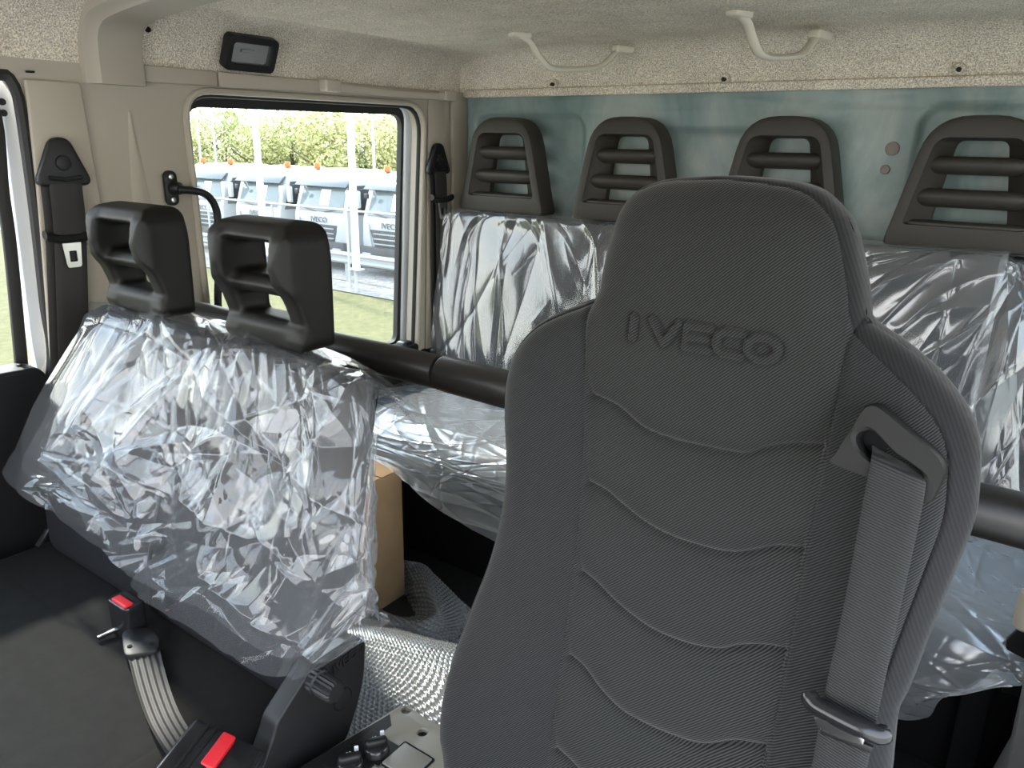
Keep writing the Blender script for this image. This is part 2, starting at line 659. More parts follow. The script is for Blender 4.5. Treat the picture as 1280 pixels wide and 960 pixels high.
def sst(x, a, b):
    t = np.clip((x - a) / (b - a), 0, 1)
    return t * t * (3 - 2 * t)


def polyline_dist(X, Z, pts):
    d = np.full(X.shape, 9.0)
    for (x0, z0), (x1, z1) in zip(pts[:-1], pts[1:]):
        dx, dz = x1 - x0, z1 - z0
        L = dx * dx + dz * dz + 1e-12
        t = np.clip(((X - x0) * dx + (Z - z0) * dz) / L, 0, 1)
        d = np.minimum(d, np.hypot(X - x0 - t * dx, Z - z0 - t * dz))
    return d


def crumple(U, V, n, amp, rng, ang=None, spread=PI, length=(0.06, 0.3), width=(0.006, 0.03)):
    h = np.zeros_like(U)
    u0, u1, v0, v1 = U.min(), U.max(), V.min(), V.max()
    for _ in range(n):
        cx, cy = rng.uniform(u0, u1), rng.uniform(v0, v1)
        a = rng.uniform(0, PI) if ang is None else (ang(cx, cy) if callable(ang) else ang) + rng.normal(0, spread)
        L = rng.uniform(*length)
        w = rng.uniform(*width)
        du, dv = U - cx, V - cy
        al = du * math.cos(a) + dv * math.sin(a)
        pe = -du * math.sin(a) + dv * math.cos(a) + rng.uniform(-1.5, 1.5) * al * al
        env = np.exp(-(al / L) ** 2)
        h += rng.choice([-1, 1]) * rng.uniform(0.4, 1) * amp * (w / width[1]) ** 0.6 * env * np.exp(-np.abs(pe) / w)
    return h


def film_sheet(net, nu, nv, layers, seed, pin=None):
    """a sheet of thin film through a net of points, crumpled along its normal; layers: list of crumple kwargs"""
    rng = np.random.default_rng(seed)
    P = net_surface(net, nu, nv)
    du = np.gradient(P, axis=1)
    dv = np.gradient(P, axis=0)
    nrm = np.cross(du, dv)
    nrm /= np.linalg.norm(nrm, axis=2, keepdims=True) + 1e-9
    lu = np.linalg.norm(du, axis=2).sum(1).mean()
    lv = np.linalg.norm(dv, axis=2).sum(0).mean()
    U, V = np.meshgrid(np.linspace(0, lu, nu), np.linspace(0, lv, nv))
    h = np.zeros_like(U)
    for kw in layers:
        h = h + crumple(U, V, rng=rng, **kw)
    if pin is not None:
        h = h * pin(U / lu, V / lv)
    return P + nrm * h[..., None]


def ribbon(left, right, thick, n=40, axis=(0, -1, 0.2)):
    """a strap between two edge polylines, with a little thickness"""
    a = catmull(left, n)
    b = catmull(right, n)
    ax = np.array(Vector(axis).normalized())
    rings = []
    for i in range(n):
        k = [a[i] + (b[i] - a[i]) * t + ax * thick * e for t, e in
             ((0, 0.35), (0.04, 1), (0.25, 1.15), (0.5, 1.2), (0.75, 1.15), (0.96, 1), (1, 0.35), (0.96, 0), (0.5, 0.1), (0.04, 0))]
        rings.append([Vector(p) for p in k])
    return MB().loft(rings).mesh(smooth=True)


XL, XR, YB = -1.79, 0.19, 2.20
GZ = -2.30                                                           # the ground outside

# ================================================================== SETTING: the cab shell
fl = struct('floor', rbox(((XL + XR) / 2, 0.85, -0.02), (XR - XL + 0.1, 2.9, 0.04), 0.004, 1), 'floor')


def yz(x0, sgn=1):
    return lambda a, b, c: (x0 + sgn * c, a, b)


# left wall with the rear side window opening and the front door opening
REAR_OPEN = rounded_poly([(1.142, 0.60), (1.925, 0.60), (1.985, 1.408), (1.134, 1.402)], [0.03, 0.03, 0.09, 0.075], 6)
FRONT_EDGE = [(-1.79, 0.7281, 1.411), (-1.79, 0.7557, 1.403), (-1.79, 0.7706, 1.375), (-1.79, 0.7703, 1.278), (-1.79, 0.7649, 1.115), (-1.79, 0.7558, 0.9435), (-1.79, 0.7514, 0.817)]
fe2 = [(p[1], p[2]) for p in FRONT_EDGE]
wall_outer = [(-0.55, 1.408), (0.70, 1.412)] + fe2[1:] + [(0.715, 0.75), (0.69, 0.0), (YB, 0.0), (YB, 1.62), (-0.55, 1.62)]
wl = struct('wall_left', curve_solid(wall_outer, [REAR_OPEN], 0.05, 0.006, yz(XL, -1)), 'grey_trim')
# front part of the pillar cover, a little proud, with a rolled rear edge
pil = [(0.775, 1.405), (0.888, 1.405), (0.893, 1.25), (0.905, 0.95), (0.905, 0.45), (0.72, 0.45), (0.735, 0.80), (0.766, 1.20), (0.775, 1.36)]
part('pillar_cover', MB().prism([(XL + 0.001, a, b) for a, b in pil], (0.011, 0, 0)).mesh(bevel=0.005, seg=3), 'grey_trim', wl)
# pressed tapering rib on the pillar
rib = []
for k in range(9):
    t = k / 8.0
    z = 1.35 - 0.60 * t
    w = 0.002 + 0.050 * t ** 0.8
    y = 0.992 + 0.012 * t
    rib.append([(XL, y - w, z), (XL + 0.003 + 0.003 * t, y - w * 0.3, z), (XL + 0.003 + 0.003 * t, y + w * 0.35, z), (XL, y + w, z)])
part('pressed_rib', MB().loft([[Vector(p) for p in r] for r in rib]).mesh(), 'grey_trim', wl)
# rear pillar cover behind the window
pil2 = [(2.005, 1.44), (2.085, 1.44), (2.10, 1.0), (2.085, 0.5), (1.965, 0.5), (1.985, 1.0)]
part('pillar_cover', MB().prism([(XL + 0.001, a, b) for a, b in pil2], (0.008, 0, 0)).mesh(bevel=0.004, seg=2), 'grey_trim', wl)
part('corner_cover', MB().prism([(XL + 0.001, 2.115, 1.44), (XL + 0.001, 2.195, 1.44), (XL + 0.001, 2.195, 0.5), (XL + 0.001, 2.115, 0.5)], (0.016, 0, 0)).mesh(bevel=0.006), 'grey_trim', wl)
# dark lower lining under the rear window
part('lower_lining', MB().prism([(XL + 0.001, 0.93, 0.01), (XL + 0.001, 2.19, 0.01), (XL + 0.001, 2.19, 0.585), (XL + 0.001, 0.93, 0.585)], (0.02, 0, 0)).mesh(bevel=0.006), 'black', wl)


def seal_tube(pts, r, n=140, flat=1.0):
    return MB().tube([tuple(p) for p in catmull(pts, n)], r, 8, True, flat).mesh()


# rear side window: seal round the opening, white door frame, inner seal, glass
_cy, _cz = 1.56, 1.0
sealpts = [(XL + 0.002, a + (0.007 if a > _cy else -0.003), b + (0.004 if b > _cz else 0)) for a, b in REAR_OPEN]
win = struct('window_1', curve_solid(rounded_poly([(1.10, 0.56), (2.04, 0.56), (2.04, 1.47), (1.10, 1.47)], 0.05, 4),
             [rounded_poly([(1.165, 0.60), ((-1.86, 1.92, 0.6374)[1], 0.60), ((-1.86, 1.972, 1.387)[1], 1.404), (1.165, 1.394)], [0.03, 0.03, 0.05, 0.05], 6)], 0.04, 0.006, yz(-1.855, -1)), 'silver')
part('opening_seal', MB().tube([tuple(p) for p in sealpts] + [tuple(sealpts[0])], 0.0085, 8, False).mesh(), 'grey_trim', win)
part('door_seal', MB().tube([(XL - 0.014, a + (0.004 if a < 1.5 else 0.000), b - 0.004 if b > 1 else b) for a, b in REAR_OPEN] + [(XL - 0.014, REAR_OPEN[0][0] + 0.004, REAR_OPEN[0][1])], 0.0075, 8, False).mesh(), 'rubber', win)
gl_out = rounded_poly([(1.160, 0.595), ((-1.87, 1.939, 0.6322)[1], 0.595), ((-1.87, 1.991, 1.398)[1], 1.408), (1.160, 1.398)], [0.03, 0.03, 0.06, 0.05], 6)
gl_in = rounded_poly([(1.178, 0.62), ((-1.87, 1.906, 0.6384)[1], 0.62), ((-1.87, 1.96, 1.392)[1], 1.378), (1.178, 1.370)], [0.03, 0.03, 0.045, 0.05], 6)
part('glass_seal', bridge_ring(gl_out, gl_in, 0.02, yz(-1.862, -1)).mesh(), 'rubber', win)
part('pane', MB().prism([(-1.870, a, b) for a, b in gl_out], (-0.005, 0, 0)).mesh(smooth=False), 'glass', win)
part('window_ledge', rbox((-1.80, 1.52, 0.602), (0.07, 0.80, 0.05), 0.012), 'black', win)
part('corner_block', rbox((-1.8, 1.88, 0.6089), (0.05, 0.05, 0.06), 0.014), 'black', win)
part('corner_block', rbox((-1.79, 1.975, 0.5586), (0.05, 0.06, 0.07), 0.014), 'black', win)

# front door at far left: white frame, dark sash, glass, lining with lock pin
d1 = struct('door_1', MB().prism([(-1.86, 0.6036, 1.435), (-1.86, 0.784, 1.418), (-1.86, 0.8132, 1.327), (-1.86, 0.7899, 0.8347), (-1.86, 0.7847, 0.6587), (-1.86, 0.7397, 0.6714), (-1.86, 0.7362, 0.8454), (-1.86, 0.7506, 1.196), (-1.86, 0.7576, 1.341), (-1.86, 0.593, 1.378)], (-0.03, 0, 0)).mesh(bevel=0.004), 'silver')
fr_pts = [(-1.86, 0.30, 1.39), (-1.86, 0.7535, 1.325), (-1.86, 0.7479, 1.179), (-1.86, 0.7424, 1.008), (-1.86, 0.7327, 0.7706)]
sash_o = catmull([(-1.85, 0.6829, 1.457), (-1.85, 0.7456, 1.356), (-1.85, 0.7376, 1.18), (-1.85, 0.7327, 1.054), (-1.85, 0.711, 0.7682)], 30)
sash_i = catmull([(-1.85, 0.6451, 1.396), (-1.85, 0.7112, 1.293), (-1.85, 0.7108, 1.148), (-1.85, 0.7052, 1.031), (-1.85, 0.6854, 0.7744)], 30)
part('sash', MB().loft([[Vector(a), Vector(b), Vector(b) + Vector((0.012, 0, 0)), Vector(a) + Vector((0.012, 0, 0))] for a, b in zip(sash_o, sash_i)]).mesh(bevel=0.003), 'rubber', d1)
part('pane', MB().prism([(-1.868, -0.5, 1.36), (-1.868, 0.55, 1.36), (-1.868, sash_i[10][1] + 0.01, sash_i[10][2]), (-1.868, sash_i[-1][1] + 0.01, 0.78), (-1.868, -0.5, 0.78)], (-0.004, 0, 0)).mesh(smooth=False), 'glass', d1)
part('door_seal', MB().tube([tuple(p + np.array((-0.004, -0.006, 0.0))) for p in catmull([(-1.79, 0.30, 1.40)] + FRONT_EDGE + [(-1.79, 0.70, 0.6), (-1.79, 0.685, 0.1)], 80)], 0.012, 8).mesh(), 'rubber', d1)
lin = rounded_poly([(-0.5, 0.02), (0.70, 0.02), (0.722, 0.55), (-1.8, 0.7236, 0.7843)[1:], (-1.8, 0.7054, 0.8162)[1:], (-0.5, 0.85)], [0.01, 0.02, 0.02, 0.03, 0.03, 0.01], 5)
part('door_lining', MB().prism([(-1.84, a, b) for a, b in lin], (0.075, 0, 0)).mesh(bevel=0.02, seg=4), 'black', d1)
part('lock_pin', MB().tube([(-1.8, 0.6772, 0.8025), (-1.8, 0.6803, 0.8217)], 0.0055, 10).mesh(bevel=0.001), 'black', d1)
for p in ((-1.855, 0.756, 1.361), (-1.855, 0.7553, 1.339)):
    part('rubber_stop', MB().tube([p, (p[0] + 0.008, p[1], p[2])], 0.007, 12).mesh(), 'rubber', d1)

# rear wall under its blue-green film, pressed bays
nx, nz = 260, 150
XX, ZZ = np.meshgrid(np.linspace(XL, XR, nx), np.linspace(0.0, 1.475, nz))


def bay(x0, x1, z0, z1, r):
    cx, cz, hx, hz = (x0 + x1) / 2, (z0 + z1) / 2, (x1 - x0) / 2, (z1 - z0) / 2
    qx, qz = np.abs(XX - cx) - hx + r, np.abs(ZZ - cz) - hz + r
    return np.hypot(np.maximum(qx, 0), np.maximum(qz, 0)) + np.minimum(np.maximum(qx, qz), 0) - r


depth = np.zeros_like(XX)
for x0, x1, z1 in ((-1.74, (-1.309, 2.2, 1.248)[0], (-1.43, 2.2, 1.385)[2]), (-1.20, -0.74, 1.34), ((-0.3542, 2.2, 1.273)[0], 0.15, (-0.2078, 2.2, 1.399)[2])):
    depth += 0.018 * (1 - sst(bay(x0, x1, 0.45, z1, 0.05), -0.012, 0.008))
depth += -0.010 * np.exp(-((XX + 0.50) / 0.10) ** 2) * sst(1.42 - ZZ, 0, 0.1)
rngw = np.random.default_rng(5)
for k in range(26):                                                  # creases where the film is tucked under the headliner
    x0 = rngw.uniform(XL, XR)
    z0 = 1.44 - rngw.uniform(0, 0.05) ** 1.0
    sl = rngw.uniform(-0.12, 0.12)
    ln = rngw.uniform(0.08, 0.35)
    depth += 0.0035 * rngw.choice([-1, 1]) * np.exp(-((XX - x0) / ln) ** 2) * np.exp(-np.abs(ZZ - z0 - sl * (XX - x0)) / 0.005)
for k in range(30):
    x0, z0 = rngw.uniform(XL, -1.2), rngw.uniform(1.2, 1.45)
    a = rngw.uniform(-0.4, 0.4)
    du, dz = XX - x0, ZZ - z0
    depth += 0.002 * rngw.choice([-1, 1]) * np.exp(-((du * math.cos(a) + dz * math.sin(a)) / 0.09) ** 2) * np.exp(-np.abs(-du * math.sin(a) + dz * math.cos(a)) / 0.004)
wb = struct('wall_back', grid_mesh(np.stack([XX, YB + depth, ZZ], -1)[:, ::-1]), 'teal')
part('outer_skin', rbox(((XL + XR) / 2, YB + 0.05, 0.8), (XR - XL + 0.1, 0.03, 1.7), 0.003, 1), 'grey_trim', wb)
for (px, r) in (((-0.4055, 2.198, 1.299), 0.0165), ((-0.4146, 2.198, 1.248), 0.0115)):
    part('round_plug', MB().tube([(px[0], 2.206, px[2]), (px[0], 2.188, px[2])], r, 24).mesh(bevel=0.002), mat('pinkish_grey_plug', (0.24, 0.20, 0.18), 0.6), wb)

# headliner: one soft shell over the cab
gx = np.concatenate([XL + 0.16 * np.linspace(0, 1, 26) ** 1.8, np.linspace(XL + 0.18, XR - 0.18, 50), XR - 0.16 * np.linspace(1, 0, 26) ** 1.8])
gy = np.concatenate([np.linspace(-0.5, 1.5, 50), np.linspace(1.52, 2.02, 40), 2.175 - 0.15 * np.linspace(1, 0, 30) ** 1.8])
GX, GY = np.meshgrid(gx, gy)
dxl = np.clip(np.minimum(GX - XL, XR - GX) / 0.15, 0, 1)
side = 1.445 + 0.128 * (1 - (1 - dxl) ** 2.4) ** (1 / 2.4) + 0.022 * sst(np.minimum(GX - XL, XR - GX), 0.1, 0.7)
dyr = np.clip((2.175 - GY) / 0.13, 0, 1)
rear = 1.445 + 0.130 * (1 - (1 - dyr) ** 2.4) ** (1 / 2.4) + 0.020 * sst(2.05 - GY, 0.0, 0.30)
k_ = 0.02
hh = np.clip(0.5 + 0.5 * (rear - side) / k_, 0, 1)
zc = rear * (1 - hh) + side * hh - k_ * hh * (1 - hh)
qx, qy = np.abs(GX + 0.80) - 0.80 + 0.06, np.abs(GY - 0.6) - 1.22 + 0.06
pan = np.hypot(np.maximum(qx, 0), np.maximum(qy, 0)) + np.minimum(np.maximum(qx, qy), 0) - 0.06
zc = zc - 0.016 * (1 - sst(pan, -0.015, 0.012))
cl = struct('ceiling', grid_mesh(np.stack([GX, GY, zc], -1)), 'head')
part('roof_skin', rbox(((XL + XR) / 2, 0.85, 1.72), (XR - XL + 0.16, 2.9, 0.03), 0.004, 1), 'silver', cl)
part('header_lip', MB().prism([(XL + 0.02, 2.172, 1.438), (XL + 0.02, 2.166, 1.440), (XL + 0.02, 2.164, 1.462), (XL + 0.02, 2.176, 1.466), (XL + 0.02, 2.2, 1.45)], (XR - XL - 0.04, 0, 0)).mesh(bevel=0.004), 'head', cl)
part('side_fill', rbox((XL - 0.02, 0.85, 1.60), (0.03, 2.7, 0.22), 0.004, 1), 'silver', cl)

# right wall (driver's side, rear half) with its own window, and the panel under the windscreen
RO = rounded_poly([(1.15, 0.62), (1.93, 0.62), (1.98, 1.40), (1.14, 1.40)], 0.06, 5)
FO = rounded_poly([(-0.42, 0.06), (0.70, 0.06), (0.76, 1.40), (-0.25, 1.40)], 0.05, 5)
wr = struct('wall_right', curve_solid([(-0.55, 0.0), (YB, 0.0), (YB, 1.62), (-0.55, 1.62)], [RO, FO], 0.05, 0.006, yz(XR, 1)), 'grey_trim')
part('pane', MB().prism([(XR + 0.03, a, b) for a, b in RO], (0.004, 0, 0)).mesh(smooth=False), 'glass', wr)
wf = struct('wall_front', rbox(((XL + XR) / 2, -0.62, 0.33), (XR - XL, 0.10, 0.66), 0.01), 'black')
part('windscreen_header', rbox(((XL + XR) / 2, -0.53, 1.56), (XR - XL, 0.06, 0.10), 0.01), 'grey_trim', wf)
part('windscreen_pillar', MB().tube([(XL, -0.62, 0.64), (XL, -0.53, 1.56)], 0.05, 12).mesh(), 'grey_trim', wf)
part('windscreen_pillar', MB().tube([(XR, -0.62, 0.64), (XR, -0.53, 1.56)], 0.05, 12).mesh(), 'grey_trim', wf)

# roof bow cover over the pillar, bending up and across the roof
bow = []
path = [(XL + 0.002, 1.405), (XL + 0.003, 1.47), (XL + 0.012, 1.515), (XL + 0.045, 1.548), (XL + 0.11, 1.563), (XL + 0.3, 1.580), (XL + 0.65, 1.592), (XL + 1.2, 1.598), (XR - 0.15, 1.58)]
pp = catmull([(a, 0.0, b) for a, b in path], 60)
for i, p in enumerate(pp):
    d = pp[min(i + 1, 59)] - pp[max(i - 1, 0)]
    d /= np.linalg.norm(d)
    n_ = np.array((d[2], 0, -d[0]))                                   # towards the cab
    w0, w1 = 0.895, 1.030 + 0.02 * sst(np.array(i), 10, 30)
    if p[2] < 1.5:
        w1 = 1.030
    prof = [(w0, -0.01), (w0 + 0.004, 0.012), (w0 + 0.012, 0.016), (w0 + 0.022, 0.018), (w0 + 0.030, 0.027), (w1 - 0.012, 0.027), (w1 - 0.004, 0.024), (w1, 0.016), (w1, -0.01)]
    bow.append([Vector((p[0] + n_[0] * e, y, p[2] + n_[2] * e)) for y, e in prof])
tr1 = struct('trim_1', MB().loft(bow).mesh(), 'grey_trim')
part('fixing_hole', MB().tube([(-1.762, 1.043, 1.525), ((-1.762, 1.043, 1.525)[0] + 0.006, (-1.762, 1.043, 1.525)[1], (-1.762, 1.043, 1.525)[2])], 0.006, 12).mesh(), 'black_matt', tr1)
# trim strips along the top of the window
y0, y1, y2, y3 = 1.032, 1.222, 1.558, 2.17
tr2 = struct('trim_2', MB().prism([(XL + 0.001, y0, 1.415), (XL + 0.001, y1 - 0.003, 1.418), (XL + 0.001, y1 - 0.003, 1.452), (XL + 0.001, y0, 1.452)], (0.016, 0, 0)).mesh(bevel=0.004), 'grey_trim')
struct('trim_3', MB().prism([(XL + 0.001, y1, 1.417), (XL + 0.001, y3, 1.428), (XL + 0.001, y3, 1.455), (XL + 0.001, y1, 1.452)], (0.019, 0, 0)).mesh(bevel=0.005), 'grey_trim')
for q in ((36, 90), (136, 98)):
    pq = (-1.785, 0.7891, 1.419) if q[0] == 36 else (-1.785, 0.9532, 1.418)
    part('fixing_hole', rbox((pq[0] + 0.006, pq[1], pq[2]), (0.012, 0.014, 0.004), 0.001, 1), 'black_matt', tr2)

# ================================================================== THINGS IN THE CAB
# small beige grab handle over the side window
gh = root('grab_handle', (XL + 0.02, 1.80, 1.43), 'slim straight beige grab handle along the top of the side window', 'handle')
ya, yb = (-1.768, 1.538, 1.443)[1], (-1.768, 2.092, 1.446)[1]
part('grip', MB().loft([[Vector((XL + 0.028 + e, y, z + c)) for e, c in ((0, -0.010), (0.012, -0.011), (0.016, -0.004), (0.014, 0.008), (0.0, 0.009))] for y, z in ((ya + 0.02, 1.440), (ya + 0.08, 1.437), ((ya + yb) / 2, 1.434), (yb - 0.07, 1.437), (yb - 0.02, 1.440))]).mesh(), 'beige_trim', gh)
for yy in (ya, yb - 0.05):
    part('end_cap', rbox((XL + 0.032, yy + 0.028, 1.440), (0.034, 0.058, 0.032), 0.006), 'beige_trim', gh)

# interior lamp on the side headliner
lp0, lp1 = (-1.772, 1.236, 1.538), (-1.772, 1.377, 1.466)
lcy = (lp0[1] + lp1[1]) / 2
LA, LB = Vector((XL + 0.008, lcy, 1.463)), Vector((XL + 0.046, lcy, 1.543))
l_up = (LB - LA).normalized()
l_out = Vector((l_up.z, 0, -l_up.x))
l_mid = (LA + LB) / 2


def lamp3(a, b, c):
    return tuple(l_mid + Vector((0, a, 0)) + l_up * b + l_out * c)


lamp = root('interior_lamp', l_mid, 'black framed rectangular interior lamp with clear lens above the side window', 'lamp')
lw, lh = 0.148, 0.086
part('frame', bridge_ring(rounded_rect(lw, lh, 0.014), rounded_rect(lw - 0.034, lh - 0.034, 0.008), 0.026, lambda a, b, c: lamp3(a, b, c - 0.006)).mesh(bevel=0.003), 'black', lamp)
part('reflector', MB().prism([lamp3(a, b, -0.002) for a, b in rounded_rect(lw - 0.02, lh - 0.02, 0.008, 4)], tuple(l_out * 0.003)).mesh(), mat('pale_lamp_reflector', (0.30, 0.28, 0.24), 0.35), lamp)
part('lens', MB().prism([lamp3(a, b, 0.008) for a, b in rounded_rect(lw - 0.034, lh - 0.034, 0.008, 4)], tuple(l_out * 0.005)).mesh(bevel=0.001), 'lens', lamp)
part('festoon_bulb', MB().tube([lamp3(-0.025, 0.004, 0.004), lamp3(0.012, 0.004, 0.004)], 0.004, 10).mesh(), 'chrome', lamp)


# bowed beige handles on the ceiling
def ceiling_handle(a, b, label):
    a, b = Vector(a), Vector(b)
    r = root('ceiling_handle', (a + b) / 2, label, 'handle', 'beige grab handles on the ceiling')
    d = (b - a)
    dn = d.normalized()
    dr = Vector((0, 0, -1))
    pts = [a + dn * 0.02 + dr * 0.010, a + d * 0.14 + dr * 0.022, a + d * 0.22 + dr * 0.055, a + d * 0.32 + dr * 0.078, a + d * 0.5 + dr * 0.075, a + d * 0.72 + dr * 0.060, a + d * 0.80 + dr * 0.045, a + d * 0.90 + dr * 0.012, b - dn * 0.01 + dr * 0.006]
    sd = dn.cross(Vector((0, 0, 1))).normalized()
    c = catmull([tuple(p) for p in pts], 36)
    rings = []
    for i in range(36):
        t = Vector(c[min(i + 1, 35)] - c[max(i - 1, 0)]).normalized()
        n_ = t.cross(sd).normalized()
        w = 0.0135
        h = 0.0075
        rings.append([Vector(c[i]) + sd * (w * math.cos(q)) + n_ * (h * math.sin(q)) for q in [2 * PI * k / 10 for k in range(10)]])
    part('grip', MB().loft(rings).mesh(), 'beige_light', r)
    ang = math.atan2(dn.y, dn.x)
    for p, s in ((a, 1), (b, -1)):
        e = Euler((0, -math.asin(dn.z), ang))
        part('end_cap', rbox(p + dn * 0.018 * s + Vector((0, 0, -0.006)), (0.058, 0.034, 0.020), 0.006, 3, e), 'beige_light', r)
    return r


ceiling_handle((-1.284, 1.78, 1.577), (-1.108, 2.09, 1.556), 'beige bowed ceiling handle above the two left rear headrests')
ceiling_handle((-0.6754, 1.74, 1.58), (-0.5648, 2.05, 1.557), 'beige bowed ceiling handle above the third rear headrest')

# coat hooks / studs along the rear header
for i, (px, lab) in enumerate((((-1.401, 2.15, 1.468), 'small dark stud in the rear header above the first rear headrest'), ((-0.8467, 2.15, 1.467), 'small dark stud in the rear header between two ceiling handles'), ((-0.2835, 2.15, 1.472), 'small dark stud in the rear header above the fourth rear headrest'))):
    px = (px[0], px[1] + 0.01, px[2] + 0.004)
    s_ = root('header_stud', px, lab, 'stud', 'studs along the rear header')
    part('plug', MB().tube([(px[0], px[1] + 0.008, px[2]), (px[0], px[1] - 0.014, px[2])], 0.0055, 14).mesh(bevel=0.0015), 'black', s_)
    part('collar', MB().tube([(px[0], px[1] + 0.012, px[2] + 0.003), (px[0], px[1] - 0.002, px[2] + 0.003)], 0.013, 18).mesh(bevel=0.003), 'head', s_)


# ---------------- belts on the pillars
def pillar_belt(top, tongue, bottom, x, w, label, s=1.0):
    top, tongue, bottom = (Vector(q) for q in (top, tongue, bottom))
    r = root('seat_belt', (x, bottom.y, bottom.z), label, 'seat belt')
    tri = rounded_poly([(top.y - 0.062 * s, top.z - 0.054 * s), (top.y + 0.062 * s, top.z - 0.054 * s), (top.y + 0.020, top.z + 0.046 * s), (top.y - 0.016, top.z + 0.046 * s)], [0.026 * s, 0.026 * s, 0.024 * s, 0.024 * s], 6)
    an = part('anchor', MB().prism([(x, a, b) for a, b in tri], (0.020, 0, 0)).mesh(bevel=0.006, seg=3), 'black', r)
    part('bolt_cap', MB().tube([(x + 0.018, top.y, top.z - 0.006 * s), (x + 0.026, top.y, top.z - 0.006 * s)], 0.016 * s, 18).mesh(bevel=0.003), 'black', an)
    part('slot_lip', MB().tube([(x + 0.021, top.y - 0.034 * s, top.z - 0.036 * s), (x + 0.023, top.y, top.z - 0.040 * s), (x + 0.021, top.y + 0.034 * s, top.z - 0.036 * s)], 0.005 * s, 8).mesh(), 'black_gloss', an)
    cl_ = [(x + 0.018, top.y, top.z - 0.045 * s), (x + 0.020, tongue.y, tongue.z), (x + 0.014, bottom.y, bottom.z)]
    part('webbing', ribbon([(p[0], p[1] - w, p[2]) for p in cl_], [(p[0], p[1] + w, p[2]) for p in cl_], 0.0016, 30, (1, 0, 0)), 'web_dark', r)
    # second run of webbing behind
    part('webbing', ribbon([(p[0] - 0.012, p[1] - w - 0.012, p[2]) for p in cl_], [(p[0] - 0.012, p[1] + w * 0.4, p[2]) for p in cl_], 0.0016, 30, (1, 0, 0)), 'web_dark', r)
    tg = part('tongue', MB().loft([[Vector((x + 0.022 + 0.012 * math.cos(q), tongue.y + yy, tongue.z + zz + 0.010 * math.sin(q))) for q in [2 * PI * k / 10 for k in range(10)]] for yy, zz in ((-0.052 * s, 0.012), (-0.047 * s, 0.008), (-0.02 * s, 0.0), (0.02 * s, 0.0), (0.047 * s, 0.006), (0.052 * s, 0.009))]).mesh(), 'black', r)
    cy, cz = tongue.y - 0.003, tongue.z - 0.030 * s
    part('tongue_plate', bridge_ring(rounded_poly([(cy - 0.020 * s, cz + 0.026 * s), (cy + 0.020 * s, cz + 0.026 * s), (cy + 0.015 * s, cz - 0.030 * s), (cy - 0.015 * s, cz - 0.030 * s)], 0.006, 4),
                                     rounded_poly([(cy - 0.008 * s, cz + 0.006 * s), (cy + 0.008 * s, cz + 0.006 * s), (cy + 0.008 * s, cz - 0.018 * s), (cy - 0.008 * s, cz - 0.018 * s)], 0.003, 4), 0.003, yz(x + 0.026)).mesh(), 'chrome', tg)
    return r


pillar_belt((-1.775, 0.8158, 1.247), (-1.775, 0.8072, 1.083), (-1.775, 0.7729, 0.7774), XL + 0.013, 0.034, 'dark seat belt hanging on the front pillar beside the front door')
pillar_belt((-1.775, 2.028, 1.245), (-1.775, 2.033, 1.106), (-1.775, 2.036, 0.5691), XL + 0.012, 0.030, 'dark seat belt hanging on the rear pillar behind the side window', 1.0)

# ---------------- black tubular handle on the pillar
b0 = (-1.785, 1.069, 1.179)
bh = root('pillar_handle', b0, 'black bent tube handle screwed to the pillar, crossing the side window', 'handle')
part('bracket', MB().prism([(XL + 0.002, a, b) for a, b in rounded_rect(0.034, 0.082, 0.014, 5, b0[1], b0[2])], (0.010, 0, 0)).mesh(bevel=0.003), 'black', bh)
for dz in (0.027, -0.027):
    part('screw', MB().tube([(XL + 0.010, b0[1], b0[2] + dz), (XL + 0.015, b0[1], b0[2] + dz)], 0.0065, 12).mesh(bevel=0.001), 'chrome', bh)
tubep = [(XL + 0.010, b0[1], b0[2]), (-1.765, 1.075, 1.176), (-1.75, 1.103, 1.174), (-1.745, 1.138, 1.163), (-1.745, 1.159, 1.134), (-1.745, 1.163, 1.09), (-1.745, 1.157, 1.011), (-1.75, 1.143, 0.8568), (-1.785, 1.20, 0.70)]
part('tube', MB().tube([tuple(p) for p in catmull(tubep, 60)], 0.0095, 12).mesh(), 'black', bh)
part('boss', MB().tube([(XL + 0.008, b0[1] + 0.002, b0[2]), (XL + 0.03, b0[1] + 0.012, b0[2])], 0.015, 14).mesh(bevel=0.003), 'black', bh)

# ---------------- cross tube behind the front seats
rail = root('cross_rail', (-0.8, 0.97, 0.88), 'long black padded tube rail running across behind the front seats', 'rail')
xj = (-0.8425, 0.97, 0.9149)[0]
part('tube', MB().tube([(XL + 0.02, 0.97, 0.915), (-1.3, 0.97, 0.915), (xj - 0.004, 0.97, 0.915)], 0.030, 28).mesh(bevel=0.003), 'tube', rail)
part('sleeve', MB().tube([(xj + 0.002, 0.97, 0.915), (-0.4, 0.97, 0.908), (XR - 0.02, 0.97, 0.902)], 0.0315, 28).mesh(bevel=0.003), 'tube', rail)
part('wall_foot', MB().tube([(XL + 0.005, 0.97, 0.915), (XL + 0.03, 0.97, 0.915)], 0.042, 24).mesh(bevel=0.004), 'black', rail)
part('wall_foot', MB().tube([(XR - 0.03, 0.97, 0.902), (XR - 0.002, 0.97, 0.902)], 0.042, 24).mesh(bevel=0.004), 'black', rail)

